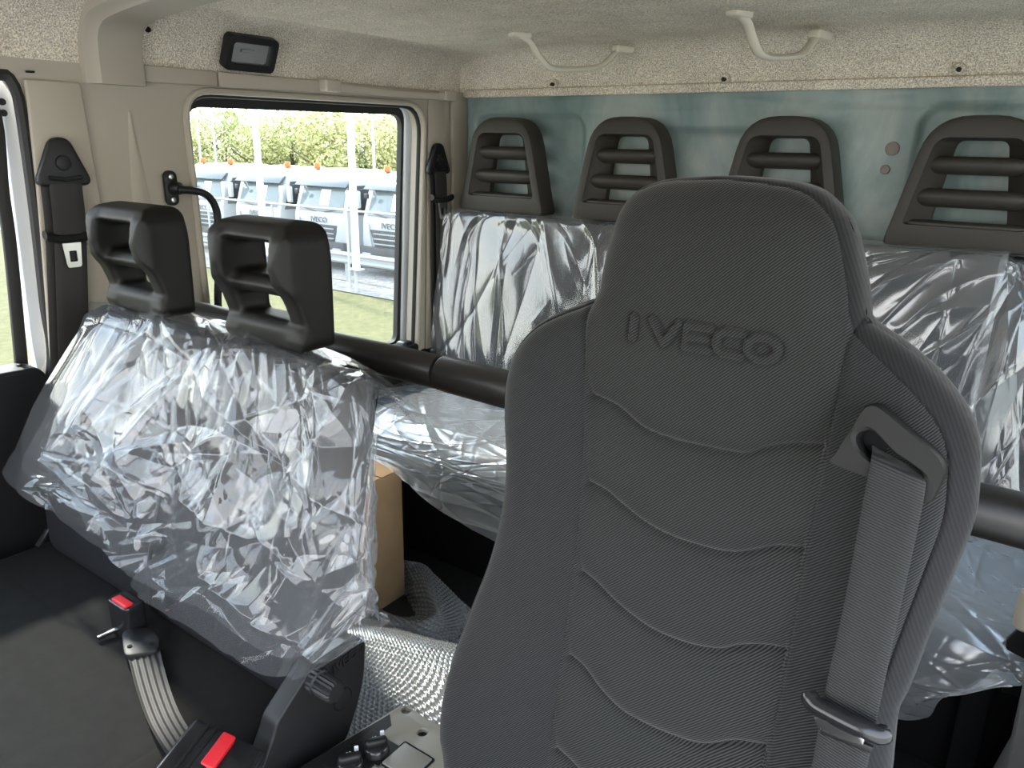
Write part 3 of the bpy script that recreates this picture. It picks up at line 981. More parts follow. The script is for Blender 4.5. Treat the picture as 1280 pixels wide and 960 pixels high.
# ================================================================== REAR BENCH
rb = root('rear_bench', (-0.8, 1.75, 0.0), 'wide dark rear bench seat with four slotted headrests against the rear wall', 'bench')
bk = []
for z, y, t in ((0.44, 2.005, 0.10), (0.48, 1.985, 0.13), (0.70, 2.01, 0.12), (0.95, 2.055, 0.10), (1.042, 2.072, 0.09), (1.066, 2.088, 0.065)):
    bk.append([Vector((-1.735, y, z)), Vector((0.13, y, z)), Vector((0.13, y + t, z)), Vector((-1.735, y + t, z))])
part('backrest', MB().loft(bk).mesh(bevel=0.018, seg=3, angle=60), 'bench_cloth', rb)
part('seat', MB().loft([[Vector((-1.735 + e, 1.50 + e + f_, z)), Vector((0.13 - e, 1.50 + e + f_, z)), Vector((0.13 - e, 2.03, z)), Vector((-1.735 + e, 2.03, z))] for z, e, f_ in ((0.33, 0.02, 0.02), (0.36, 0, 0), (0.44, 0, 0), (0.475, 0.012, 0.012), (0.487, 0.04, 0.05))]).mesh(bevel=0.012, seg=2, angle=50), 'bench_cloth', rb)
part('base_box', rbox((-0.80, 1.84, 0.165), (1.80, 0.36, 0.33), 0.01), 'black_matt', rb)
for x in (-1.60, -0.80, 0.02):
    part('leg', rbox((x, 1.60, 0.165), (0.05, 0.06, 0.33), 0.006), 'black_matt', rb)

# headrest master, local about its bottom centre; front towards -Y
HB, HT, HHT = 0.172, 0.105, 0.300


def hr_outline(ins=0.0, n=6):
    return rounded_poly([(-HB + ins, 0.0 + ins), (HB - ins, 0.0 + ins), (HT - ins * 0.7, HHT - ins), (-HT + ins * 0.7, HHT - ins)], [0.02, 0.02, 0.085 - ins * 0.8, 0.085 - ins * 0.8], n)


def hr_half(z):
    return HB + (HT - HB) * z / HHT


def rear_headrest(px, yc, zb, label):
    o3 = lambda a, b, c: (px + a, yc + c, zb + b)
    out = hr_outline()
    # front ring: sloped walls run in from a wide mouth to the back plate
    mouth = rounded_poly([(-hr_half(0.05) + 0.028, 0.052), (hr_half(0.05) - 0.028, 0.052), (hr_half(0.255) - 0.026, 0.252), (-hr_half(0.255) + 0.026, 0.252)], [0.012, 0.012, 0.03, 0.03], 6)
    throat = rounded_poly([(-0.080, 0.058), (0.080, 0.058), (0.052, 0.246), (-0.052, 0.246)], [0.012, 0.012, 0.02, 0.02], 6)
    fo = hr_outline(0.014)
    n = len(out)
    loops = [[o3(x, y, 0.075) for x, y in out], [o3(x, y, 0.012) for x, y in out], [o3(x, y, 0.003) for x, y in hr_outline(0.004)], [o3(x, y, 0.0) for x, y in fo],
             [o3(x, y, 0.002) for x, y in mouth], [o3(x, y, 0.008) for x, y in [(a * 0.985, 0.14 + (b - 0.14) * 0.985) for a, b in mouth]], [o3(x, y, 0.052) for x, y in throat], [o3(x, y, 0.075) for x, y in throat]]
    v = [p for l in loops for p in l]
    f = []
    for a in range(len(loops)):
        b = (a + 1) % len(loops)
        for k in range(n):
            f.append((a * n + k, a * n + (k + 1) % n, b * n + (k + 1) % n, b * n + k))
    h = part('headrest', MB().add(v, f).mesh(), 'foam_brown', rb, label)
    # back web with the see-through slots between the slats
    for zc_, hz in ((0.052, 0.012), (0.116, 0.0215), (0.190, 0.0205)):
        w0 = hr_half(zc_) - 0.033
        rings = []
        for t in np.linspace(-1, 1, 17):
            rings.append([Vector(o3(t * w0, zc_ + hz * math.cos(q) - 0.004 * math.sin(q), 0.032 + 0.028 * math.sin(q) + 0.010 * abs(t) ** 4)) for q in [2 * PI * k / 14 for k in range(14)]])
        part('slat', MB().loft(rings).mesh(), 'foam_brown', h)
    return h


for i in range(4):
    rear_headrest(-1.565 + 0.448 * i if False else (-1.5455, -1.101, -0.644, -0.205)[i], 2.075, 1.074, None)

# polythene over the rear bench
PINTOP = lambda u, v: 0.15 + 0.85 * sst(v, 0.0, 0.10)


def rear_back_film(x0, x1, seed, label, cols=7, flare=0.0, lean=PI / 2, taut=False):
    net = []
    xs = np.linspace(x0, x1, cols)
    rg = np.random.default_rng(seed + 50)
    for z, y in ((1.070, 2.165), (1.078, 2.105), (1.072, 2.046), (1.02, 2.029), (0.90, 2.006), (0.74, 1.980), (0.58, 1.956), (0.50, 1.935)):
        net.append([(x - flare * (1.09 - z) * (1 - k / (cols - 1)), y + rg.uniform(-0.006, 0.006), z + rg.uniform(-0.008, 0.008) * (z < 1.0)) for k, x in enumerate(xs)])
    hx = (x0 + x1) / 2
    P = film_sheet(net, 320, 260, [
        dict(n=8, amp=0.010, ang=lean, spread=0.15, length=(0.3, 0.6), width=(0.02, 0.04)),
        dict(n=34, amp=0.007, ang=lean, spread=0.16, length=(0.12, 0.45), width=(0.003, 0.009)),
        dict(n=16, amp=0.004, ang=1.9, spread=0.3, length=(0.06, 0.2), width=(0.003, 0.006)),
        dict(n=18, amp=0.002, length=(0.01, 0.04), width=(0.002, 0.005))] if taut else [
        dict(n=20, amp=0.015, ang=lean, spread=0.22, length=(0.2, 0.5), width=(0.012, 0.035)),
        dict(n=26, amp=0.005, ang=lean, spread=0.35, length=(0.08, 0.3), width=(0.003, 0.008)),
        dict(n=24, amp=0.002, length=(0.02, 0.07), width=(0.003, 0.006))], seed, PINTOP)
    return solo('plastic_cover', grid_mesh(P), 'film_rear', label, 'plastic cover', 'clear plastic covers on the rear bench')


rear_back_film(-1.755, -0.90, 11, 'clear creased plastic over the rear backrest beside the side window', flare=0.02)
rear_back_film(-0.93, -0.105, 23, 'clear plastic stretched over the rear backrest right of the driver seat', lean=2.50, taut=True)
rear_back_film(-0.120, 0.14, 31, 'narrow clear plastic sheet on the rear backrest at the far right edge', 4)


def cushion_film(net, seed, label):
    P = film_sheet(net, 300, 240, [
        dict(n=40, amp=0.010, ang=0.25, spread=0.35, length=(0.08, 0.35), width=(0.006, 0.020)),
        dict(n=90, amp=0.005, ang=0.1, spread=0.7, length=(0.03, 0.14), width=(0.003, 0.009)),
        dict(n=60, amp=0.003, length=(0.02, 0.06), width=(0.002, 0.006))], seed)
    return solo('plastic_cover', grid_mesh(P), 'film_cush', label, 'plastic cover', 'clear plastic covers on the rear bench')


cushion_film([
    [(-1.76, 1.985, 0.505), (-1.55, 1.985, 0.505), (-1.30, 1.985, 0.505), (-1.05, 1.985, 0.505), (-0.75, 1.985, 0.505)],
    [(-1.77, 1.78, 0.508), (-1.56, 1.78, 0.512), (-1.30, 1.78, 0.508), (-1.05, 1.78, 0.512), (-0.75, 1.78, 0.508)],
    [(-1.77, 1.56, 0.503), (-1.56, 1.55, 0.504), (-1.30, 1.55, 0.503), (-1.05, 1.55, 0.504), (-0.75, 1.55, 0.503)],
    [(-1.77, 1.475, 0.470), (-1.57, 1.46, 0.470), (-1.31, 1.475, 0.462), (-1.06, 1.48, 0.462), (-0.75, 1.48, 0.462)],
    [(-1.77, 1.43, 0.455), (-1.56, 1.42, 0.442), (-1.332, 1.455, 0.4175), (-1.184, 1.465, 0.3941), (-0.75, 1.47, 0.38)],
    [(-1.77, 1.36, 0.445), (-1.396, 1.36, 0.4665), (-1.331, 1.445, 0.3485), (-1.194, 1.46, 0.302), (-0.80, 1.46, 0.25)]], 41,
    'clear plastic over the rear seat cushion, drooping beside the cardboard box')
cushion_film([
    [(-0.72, 1.985, 0.505), (-0.50, 1.985, 0.505), (-0.25, 1.985, 0.505), (-0.05, 1.985, 0.505), (0.14, 1.985, 0.505)],
    [(-0.72, 1.78, 0.508), (-0.50, 1.78, 0.512), (-0.25, 1.78, 0.508), (-0.05, 1.78, 0.512), (0.14, 1.78, 0.508)],
    [(-0.72, 1.55, 0.503), (-0.50, 1.55, 0.504), (-0.25, 1.55, 0.503), (-0.05, 1.55, 0.504), (0.14, 1.55, 0.503)],
    [(-0.72, 1.475, 0.46), (-0.50, 1.46, 0.47), (-0.25, 1.475, 0.462), (-0.05, 1.46, 0.46), (0.14, 1.47, 0.46)],
    [(-0.73, 1.47, 0.36), (-0.50, 1.44, 0.33), (-0.24, 1.45, 0.31), (-0.02, 1.42, 0.37), (0.09, 1.44, 0.42)],
    [(-0.73, 1.46, 0.26), (-0.50, 1.43, 0.22), (-0.1, 1.45, 0.2391), (-0.0297, 1.42, 0.3429), (0.0355, 1.42, 0.4377)]], 43,
    'clear plastic over the rear seat cushion right of the driver seat')

# ================================================================== BOX AND BUBBLE WRAP
bx = root('cardboard_box', (-1.57, 1.38, 0.0), 'brown cardboard box standing on the floor between the seats', 'box')
part('carton', rbox((-1.57, 1.375, 0.205), (0.31, 0.155, 0.405), 0.003, 2), 'card', bx)
part('tape_strip', rbox((-1.4145, 1.318, 0.345), (0.0015, 0.022, 0.11), 0.0004, 1), 'tape', bx, 'reddish tape strip')
part('top_flap', rbox((-1.57, 1.335, 0.4085), (0.306, 0.072, 0.004), 0.001, 1), 'card', bx)
part('top_flap', rbox((-1.57, 1.413, 0.4085), (0.306, 0.076, 0.004), 0.001, 1), 'card', bx)


def bubbles(P, pitch=0.0145, h=0.0052, U=None, V=None):
    du = np.gradient(P, axis=1)
    dv = np.gradient(P, axis=0)
    nrm = np.cross(du, dv)
    nrm /= np.linalg.norm(nrm, axis=2, keepdims=True) + 1e-9
    nv, nu = P.shape[:2]
    lu = np.linalg.norm(du, axis=2).sum(1).mean()
    lv = np.linalg.norm(dv, axis=2).sum(0).mean()
    U, V = np.meshgrid(np.linspace(0, lu, nu), np.linspace(0, lv, nv))
    r = np.round(V / (pitch * 0.866))
    uu = U / pitch - 0.5 * (r % 2)
    d = np.hypot((uu - np.round(uu)) * pitch, V - r * pitch * 0.866) / (pitch * 0.45)
    return P + nrm * (h * np.sqrt(np.maximum(0, 1 - d ** 2)))[..., None]


part('floor_tunnel', rbox((-0.93, 0.93, 0.08), (0.86, 0.36, 0.155), 0.03, 3), 'floor', fl)
Pb = net_surface([[(-1.411, 1.238, 0.05), (-1.313, 1.257, 0.06), (-1.201, 1.284, 0.06), (-1.064, 1.333, 0.05)],
                  [(-1.248, 1.067, 0.165), (-1.168, 1.095, 0.172), (-1.062, 1.121, 0.175), (-0.9487, 1.159, 0.168)],
                  [(-1.22, 0.96, 0.168), (-1.08, 0.97, 0.172), (-0.93, 0.97, 0.178), (-0.66, 0.96, 0.168)],
                  [(-1.20, 0.84, 0.166), (-1.07, 0.85, 0.168), (-0.90, 0.85, 0.168), (-0.66, 0.84, 0.166)],
                  [(-1.20, 0.76, 0.16), (-1.07, 0.76, 0.16), (-0.90, 0.76, 0.16), (-0.66, 0.76, 0.16)]], 300, 230)
solo('bubble_wrap', grid_mesh(bubbles(Pb)), 'bubble', 'bright flat bubble wrap lying on the floor between the front seats', 'bubble wrap', 'bubble wrap on the floor')
Pc = film_sheet([[(-1.479, 1.5, 0.0731), (-1.39, 1.51, 0.0896), (-1.3, 1.5, 0.0629), (-1.204, 1.49, 0.0307), (-1.096, 1.48, 0.0047)],
                 [(-1.451, 1.46, -0.002), (-1.318, 1.43, 0.0856), (-1.226, 1.4, 0.0799), (-1.184, 1.44, 0.008), (-1.08, 1.43, -0.0115)],
                 [(-1.44, 1.42, -0.052), (-1.299, 1.38, 0.0143), (-1.185, 1.33, 0.0835), (-1.157, 1.38, 0.0092), (-1.069, 1.38, -0.015)],
                 [(-1.42, 1.33, 0.03), (-1.34, 1.27, 0.06), (-1.24, 1.24, 0.04), (-1.12, 1.28, 0.05), (-1.0, 1.27, 0.03)]], 260, 240,
                [dict(n=14, amp=0.012, ang=1.2, spread=0.6, length=(0.05, 0.2), width=(0.008, 0.02))], 77)
solo('bubble_wrap', grid_mesh(bubbles(Pc, 0.0145, 0.0050)), 'bubble', 'crumpled grey bubble wrap heaped against the rear bench base', 'bubble wrap', 'bubble wrap on the floor')

# ================================================================== PASSENGER BENCH
pb = root('passenger_bench', (-1.25, 0.45, 0.0), 'black double front passenger bench wrapped in plastic with two headrests', 'bench')
part('seat', MB().loft([[Vector((-1.72 + e, -0.02 + e, z)), Vector((-0.825 - e, -0.02 + e, z)), Vector((-0.825 - e, 0.66, z)), Vector((-1.72 + e, 0.66, z))] for z, e in ((0.26, 0.03), (0.30, 0.0), (0.40, 0.0), (0.44, 0.015), (0.452, 0.05), (0.455, 0.12))]).mesh(bevel=0.015, seg=3, angle=45), 'cushion', pb)
part('seat_panel', grid_mesh(np.stack([np.meshgrid(np.linspace(-1.62, -0.93, 60), np.linspace(0.05, 0.52, 50))[0], np.meshgrid(np.linspace(-1.62, -0.93, 60), np.linspace(0.05, 0.52, 50))[1],
     0.4535 + 0.006 * np.minimum(1, 9 * np.minimum(np.minimum(np.meshgrid(np.linspace(0, 1, 60), np.linspace(0, 1, 50))[0], 1 - np.meshgrid(np.linspace(0, 1, 60), np.linspace(0, 1, 50))[0]), np.minimum(np.meshgrid(np.linspace(0, 1, 60), np.linspace(0, 1, 50))[1], 1 - np.meshgrid(np.linspace(0, 1, 60), np.linspace(0, 1, 50))[1]))) ** 0.5], -1)), 'cushion', pb)
part('base_frame', rbox((-1.27, 0.32, 0.13), (0.80, 0.56, 0.26), 0.01), 'black_matt', pb)
bk = []
for z, y, t, e in ((0.44, 0.640, 0.09, 0.03), (0.46, 0.612, 0.13, 0.01), (0.55, 0.618, 0.15, 0.0), (0.72, 0.668, 0.14, 0.0), (0.88, 0.722, 0.12, 0.005), (0.945, 0.748, 0.10, 0.02), (0.962, 0.765, 0.06, 0.05)):
    bk.append([Vector((-1.655 + e, y, z)), Vector((-0.825 - e, y, z)), Vector((-0.825 - e, y + t * 0.72, z)), Vector((-1.655 + e, y + t * 0.72, z))])
part('backrest', MB().loft(bk).mesh(bevel=0.02, seg=3, angle=50), 'bench_cloth', pb)
part('backrest_seam', MB().tube([(-1.235, 0.609, 0.48), (-1.235, 0.614, 0.56), (-1.235, 0.664, 0.72), (-1.235, 0.718, 0.88), (-1.235, 0.742, 0.945)], 0.004, 6).mesh(), 'black', pb)
part('backrest_shell', MB().loft([[Vector((-1.66, y, z)), Vector((-0.85, y, z)), Vector((-0.85, y + 0.012, z)), Vector((-1.66, y + 0.012, z))] for z, y in ((0.42, 0.70), (0.60, 0.722), (0.80, 0.785), (0.93, 0.822))]).mesh(bevel=0.006), 'black', pb)


def passenger_headrest(xc, label):
    y0, z0 = 0.762, 0.968
    # side profile, (y forward is minus), z
    prof = [(0.075, 0.0), (0.008, 0.0), (0.002, 0.020), (0.014, 0.045), (0.000, 0.085), (-0.020, 0.112), (-0.026, 0.142), (-0.018, 0.180), (0.002, 0.203), (0.035, 0.210), (0.068, 0.205), (0.078, 0.15)]
    mb = MB()
    hw, t = 0.103, 0.040

    def slab(x0, x1, pr):
        mb.prism([(x0, y0 + a, z0 + b) for a, b in pr], (x1 - x0, 0, 0))
    slab(xc - hw, xc - hw + t, prof)
    slab(xc + hw - t, xc + hw, prof)
    x0, x1 = xc - hw + 0.01, xc + hw - 0.01
    slab(x0, x1, [(0.075, 0.0), (0.008, 0.0), (0.004, 0.036), (0.020, 0.050), (0.076, 0.048)])
    slab(x0, x1, [(0.078, 0.172), (0.010, 0.172), (-0.014, 0.180), (0.002, 0.203), (0.035, 0.210), (0.068, 0.205)])
    slab(x0, x1, [(0.072, 0.092), (0.014, 0.086), (-0.004, 0.102), (0.010, 0.120), (0.072, 0.118)])
    me = moulded(mb, 0.0045, 14)
    co = np.empty(len(me.vertices) * 3, dtype=np.float32)
    me.vertices.foreach_get('co', co)
    co = co.reshape(-1, 3)

    def soften(i, j, ci, cj, hi, hj, R_, top_only):
        a, b = hi - np.abs(co[:, i] - ci), (hj - np.abs(co[:, j] - cj))
        if top_only == 'up':
            b = hj - (co[:, j] - cj)
        if top_only == 'down':
            b = hj + (co[:, j] - cj)
        k = (a < R_) & (b < R_)
        d = np.hypot(R_ - a, R_ - b)
        k &= d > R_
        f_ = np.where(k, R_ / np.maximum(d, 1e-6), 1)
        na, nb = R_ - (R_ - a) * f_, R_ - (R_ - b) * f_
        co[:, i] = np.where(k, ci + np.sign(co[:, i] - ci) * (hi - na), co[:, i])
        if top_only == 'up':
            co[:, j] = np.where(k, cj + hj - nb, co[:, j])
        else:
            co[:, j] = np.where(k, cj - hj + nb, co[:, j])
    soften(0, 2, xc, z0 + 0.1, hw, 0.109, 0.042, 'up')
    soften(0, 2, xc, z0 + 0.1, hw, 0.100, 0.022, 'down')
    soften(0, 1, xc, y0 + 0.03, hw, 0.055, 0.030, 'down')
    me.vertices.foreach_set('co', co.reshape(-1))
    h = part('headrest', me, 'foam', pb, label)
    for s in (-0.05, 0.05):
        part('post', MB().tube([(xc + s, y0 + 0.045, z0 - 0.03), (xc + s, y0 + 0.045, z0 + 0.02)], 0.007, 10).mesh(), 'chrome', h)
    return h


passenger_headrest(-1.455, None)
passenger_headrest(-1.058, None)
# recliner side cover with knob, cap and raised name
SX = -0.800
sc_px = [(-0.8, 0.478, 0.3959), (-0.8, 0.6371, 0.319), (-0.8, 0.6912, 0.3887), (-0.8, 0.7217, 0.4565), (-0.8, 0.7296, 0.5346), (-0.8, 0.6825, 0.547), (-0.8, 0.6314, 0.5485), (-0.8, 0.6108, 0.5385), (-0.8, 0.5499, 0.4912), (-0.8, 0.5442, 0.4754), (-0.8, 0.5195, 0.434)]
sc_poly = rounded_poly([(p[1], p[2]) for p in sc_px], [0.01, 0.02, 0.03, 0.03, 0.02, 0.03, 0.02, 0.02, 0.01, 0.01, 0.02], 5)
cov = part('recliner_cover', MB().prism([(SX - 0.035, a, b) for a, b in sc_poly], (0.035, 0, 0)).mesh(bevel=0.010, seg=4), 'charcoal_plastic', pb)
kc = Vector((SX, 0.622, 0.520))
knob_rings = []
for x, r_ in ((0.0, 0.021), (0.012, 0.021), (0.014, 0.018), (0.045, 0.0175), (0.048, 0.015)):
    knob_rings.append([kc + Vector((x, (r_ - (0.0018 if k % 2 else 0)) * math.cos(2 * PI * k / 36), (r_ - (0.0018 if k % 2 else 0)) * math.sin(2 * PI * k / 36))) for k in range(36)])
part('adjuster_knob', MB().loft(knob_rings).mesh(), 'charcoal_plastic', cov)
part('round_cap', MB().tube([(SX - 0.002, 0.673, 0.452), (SX + 0.002, 0.673, 0.452)], 0.0165, 24).mesh(bevel=0.001), 'charcoal_plastic', cov)
part('cap_groove', MB().tube([(SX + 0.0005, 0.673 + 0.0185 * math.cos(2 * PI * k / 32), 0.452 + 0.0185 * math.sin(2 * PI * k / 32)) for k in range(33)], 0.0013, 6, False).mesh(), 'black_matt', cov)
part('raised_name', text_mesh('IVECO', 0.024, 0.003, lambda a, b, c: (SX + 0.0015 + c * 0.5, 0.690 + a * 0.97 - b * 0.1, 0.520 + b + a * 0.15), bold=0.0006), 'charcoal_plastic', cov)

# polythene bag over the passenger backrest
F = lambda *a: a
pnet = [
    [(-1.63, 0.90, 0.90), (-1.47, 0.90, 0.90), (-1.32, 0.90, 0.90), (-1.16, 0.90, 0.89), (-1.0, 0.90, 0.89), (-0.86, 0.895, 0.86), (-0.80, 0.87, 0.83)],
    [(-1.715, 0.82, 0.9506), (-1.577, 0.83, 0.974), (-1.388, 0.83, 0.9663), (-1.166, 0.83, 0.968), (-1.011, 0.83, 0.9612), (-0.8918, 0.83, 0.9437), (-0.792, 0.85, 0.89)],
    [(-1.606, 0.745, 0.9398), (-1.423, 0.735, 0.9618), (-1.25, 0.735, 0.961), (-1.055, 0.735, 0.9651), (-0.9076, 0.735, 0.9625), (-0.7976, 0.745, 0.944), (-0.8481, 0.8, 0.9089)],
    [(-1.647, 0.68, 0.8239), (-1.41, 0.675, 0.8547), (-1.207, 0.675, 0.8733), (-1.012, 0.68, 0.8793), (-0.8432, 0.675, 0.8879), (-0.74, 0.69, 0.8663), (-0.8009, 0.75, 0.8295)],
    [(-1.668, 0.615, 0.7064), (-1.395, 0.615, 0.7488), (-1.172, 0.62, 0.7748), (-0.9682, 0.625, 0.7877), (-0.8006, 0.625, 0.7993), (-0.7002, 0.65, 0.7842), (-0.7846, 0.73, 0.7213)],
    [(-1.673, 0.575, 0.6421), (-1.366, 0.575, 0.6723), (-1.162, 0.572, 0.6669), (-0.946, 0.572, 0.6714), (-0.785, 0.59, 0.7008), (-0.673, 0.62, 0.7165), (-0.7546, 0.7, 0.6432)],
    [(-1.609, 0.565, 0.6249), (-1.379, 0.56, 0.6066), (-1.223, 0.545, 0.5632), (-0.9792, 0.54, 0.5813), (-0.7834, 0.55, 0.5738), (-0.6629, 0.6, 0.6634), (-0.7195, 0.67, 0.6309)]]
Pp = film_sheet(pnet, 420, 420, [
    dict(n=16, amp=0.034, ang=lambda a, b: 1.85 + 0.75 * (a - 0.3), spread=0.30, length=(0.25, 0.5), width=(0.03, 0.06)),
    dict(n=40, amp=0.017, ang=lambda a, b: 1.85 + 0.75 * (a - 0.3), spread=0.45, length=(0.12, 0.35), width=(0.008, 0.022)),
    dict(n=10, amp=0.020, ang=0.15, spread=0.35, length=(0.12, 0.35), width=(0.010, 0.030)),
    dict(n=70, amp=0.006, length=(0.03, 0.14), width=(0.003, 0.008)),
    dict(n=110, amp=0.0026, length=(0.01, 0.05), width=(0.002, 0.004))], 19,
    lambda u, v: (0.25 + 0.75 * sst(v, 0.20, 0.40)) * (0.35 + 0.65 * sst(u, 0.0, 0.12)) * (0.85 + 0.8 * sst(v, 0.45, 1.0)))
pnet2 = np.array(pnet)[1:]
pc_ = pnet2.reshape(-1, 3).mean(0)
pnet2 = pc_ + (pnet2 - pc_) * np.array((0.95, 1.0, 0.95)) + np.array((0, 0.020, 0.006))
Pq = film_sheet(pnet2, 340, 340, [
    dict(n=14, amp=0.026, ang=lambda a, b: 2.0 + 0.6 * (a - 0.3), spread=0.5, length=(0.2, 0.45), width=(0.02, 0.05)),
    dict(n=40, amp=0.013, ang=lambda a, b: 2.0 + 0.6 * (a - 0.3), spread=0.7, length=(0.08, 0.30), width=(0.006, 0.018)),
    dict(n=90, amp=0.005, length=(0.02, 0.10), width=(0.003, 0.007)),
    dict(n=100, amp=0.0026, length=(0.01, 0.04), width=(0.002, 0.004))], 29,
    lambda u, v: (0.2 + 0.8 * sst(v, 0.05, 0.30)) * (0.35 + 0.65 * sst(u, 0.0, 0.12)))
bag = root('plastic_bag', (-1.2, 0.66, 0.45), 'big crumpled clear plastic bag draped over the passenger backrest', 'plastic cover')
part('outer_sheet', grid_mesh(Pp), 'film', bag)
part('inner_sheet', grid_mesh(Pq), 'film', bag)

# ---------------- buckles and lap belt on the passenger cushion
bu = root('belt_buckle', (-1.233, 0.5606, 0.47), 'black buckle with red button standing at the back of the passenger cushion', 'buckle')
c0 = Vector((-1.229, 0.5638, 0.49))
part('housing', MB().loft([[c0 + Vector((a, b, dz)) for a, b in rounded_rect(0.062, 0.040, 0.010, 4)] for dz in (-0.045, -0.02, 0.02, 0.030)]).mesh(bevel=0.003), 'black_gloss', bu)
part('release_button', rbox(c0 + Vector((0.004, -0.008, 0.0315)), (0.044, 0.016, 0.006), 0.002), 'red', bu)
part('slot', rbox(c0 + Vector((0.0, 0.010, 0.0302)), (0.046, 0.007, 0.002), 0.0005, 1), 'black_matt', bu)
part('strap_tail', ribbon([(-1.249, 0.5135, 0.462), (-1.247, 0.5342, 0.464), (-1.241, 0.5556, 0.468)], [(-1.238, 0.5134, 0.462), (-1.233, 0.5336, 0.464), (-1.223, 0.5545, 0.468)], 0.004, 14, (0, 0, 1)), 'black_gloss', bu)

lb = root('lap_belt', (-1.03, 0.4957, 0.46), 'grey ribbed lap belt with buckle lying across the passenger cushion', 'seat belt')
L_ = [(-1.187, 0.5314, 0.474), (-1.124, 0.506, 0.47), (-1.046, 0.4759, 0.468), (-0.9661, 0.4485, 0.472), (-0.8919, 0.43, 0.478), (-0.8421, 0.4226, 0.482)]
R_ = [(-1.151, 0.5698, 0.474), (-1.089, 0.5426, 0.47), (-1.02, 0.5138, 0.468), (-0.9493, 0.488, 0.472), (-0.8835, 0.4703, 0.478), (-0.8303, 0.4598, 0.482)]
aL, aR = catmull(L_, 40), catmull(R_, 40)
rings = []
for i in range(40):
    row = []
    for k in range(41):
        t = k / 40
        row.append(Vector(aL[i] + (aR[i] - aL[i]) * t) + Vector((0, 0, 0.0022 + 0.0007 * math.cos(2 * PI * 5.0 * t))))
    row += [Vector(aR[i]), Vector(aL[i])]
    rings.append(row)
part('webbing', MB().loft(rings).mesh(), 'web_dark', lb)
sl = rounded_poly([(-1.163, 0.5168, 0.48)[:2], (-1.203, 0.5368, 0.48)[:2], (-1.206, 0.5544, 0.48)[:2], (-1.174, 0.5756, 0.48)[:2], (-1.136, 0.5677, 0.48)[:2], (-1.107, 0.549, 0.48)[:2], (-1.136, 0.5059, 0.48)[:2]], 0.012, 4)
slv = part('sleeve', MB().prism([(a, b, 0.466) for a, b in sl], (0, 0, 0.014)).mesh(bevel=0.004), 'charcoal_plastic', lb)
for q in ((-1.153, 0.5237, 0.4805), (-1.132, 0.5508, 0.4805)):
    part('rivet', MB().tube([q, (q[0], q[1], q[2] + 0.001)], 0.004, 10).mesh(), 'black_matt', slv)
# buckle at the near end
bd = (Vector((-0.8676, 0.4652, 0.5)) - Vector((-0.8366, 0.3985, 0.5)))
ang = math.atan2(bd.y, bd.x)
bc = Vector((-0.8336, 0.4366, 0.495))
e = Euler((0.35, 0, ang))
Rm = e.to_matrix()
hb = part('buckle_housing', rbox(bc, (0.105, 0.060, 0.026), 0.008, 4, e), 'black_gloss', lb)
part('release_button', rbox(bc + Rm @ Vector((0.018, -0.026, 0.008)), (0.060, 0.020, 0.014), 0.003, 3, e), 'red', hb)
part('buckle_rib', rbox(bc + Rm @ Vector((0.0, -0.006, 0.0145)), (0.094, 0.004, 0.003), 0.001, 2, e), 'black', hb)
part('buckle_rib', rbox(bc + Rm @ Vector((0.0, 0.006, 0.0145)), (0.094, 0.004, 0.003), 0.001, 2, e), 'black', hb)
part('end_shroud', rbox(bc + Rm @ Vector((0.02, -0.055, -0.012)), (0.085, 0.060, 0.030), 0.012, 4, e), 'black_gloss', hb)
part('seat_lever', ribbon([(-1.664, 0.599, 0.462), (-1.668, 0.6281, 0.49)], [(-1.65, 0.601, 0.462), (-1.657, 0.6326, 0.49)], 0.005, 8, (0, -1, 0.5)), 'black_gloss', pb)

# ================================================================== CONSOLE
CZ = 0.42
co = root('console', (-0.69, 0.45, 0.0), 'black switch console with two knobs between the front seats', 'console')
cp = [(-0.7808, 0.5064, 0.42), (-0.7428, 0.7485, 0.42), (-0.56, 0.745, 0.42), (-0.56, 0.30, 0.42), (-0.80, 0.30, 0.42)]
x0c, x1c, ybk = cp[1][0] - 0.028, -0.56, cp[1][1]
top_poly = [(x0c, 0.25), (-0.560, 0.25), (-0.560, ybk), (cp[1][0], ybk), ((-0.7693, 0.5681, 0.42)[0], (-0.7693, 0.5681, 0.42)[1])]
part('body', MB().prism([(a + (0.004 if i in (0, 3, 4) else 0), b - (0.004 if i in (2, 3) else 0), 0.02) for i, (a, b) in enumerate(top_poly)], (0, 0, 0.392)).mesh(bevel=0.004), 'black', co)


def cz3(a, b, c):
    return (a, b, CZ - 0.010 + c)


hole_c = ((-0.7286, 0.7429, 0.42), (-0.6746, 0.7215, 0.42))
holes = [[(h_[0] + 0.0085 * math.cos(2 * PI * k / 18), h_[1] + 0.0085 * math.sin(2 * PI * k / 18)) for k in range(18)] for h_ in hole_c]
part('top_plate', curve_solid(top_poly, holes, 0.010, 0.0015, cz3), mat('painted_sheen_panel', (0.24, 0.215, 0.175), 0.38, spec=0.6, bump=0.15, bscale=700), co)  # black plastic; its pale sheen is put into the base colour
part('blank_switch', rbox(((-0.6515, 0.6678, 0.42)[0], (-0.6515, 0.6678, 0.42)[1] - 0.005, CZ + 0.001), (0.056, 0.050, 0.005), 0.002), mat('painted_sheen_blank', (0.19, 0.176, 0.15), 0.38, spec=0.6), co)  # same sheen painted on the blank, slightly darker
part('blank_frame', bridge_ring(rounded_rect(0.062, 0.056, 0.003, 3, (-0.6515, 0.6678, 0.42)[0], (-0.6515, 0.6678, 0.42)[1] - 0.005), rounded_rect(0.057, 0.051, 0.002, 3, (-0.6515, 0.6678, 0.42)[0], (-0.6515, 0.6678, 0.42)[1] - 0.005), 0.0015, lambda a, b, c: (a, b, CZ + c)).mesh(), 'black_matt', co)
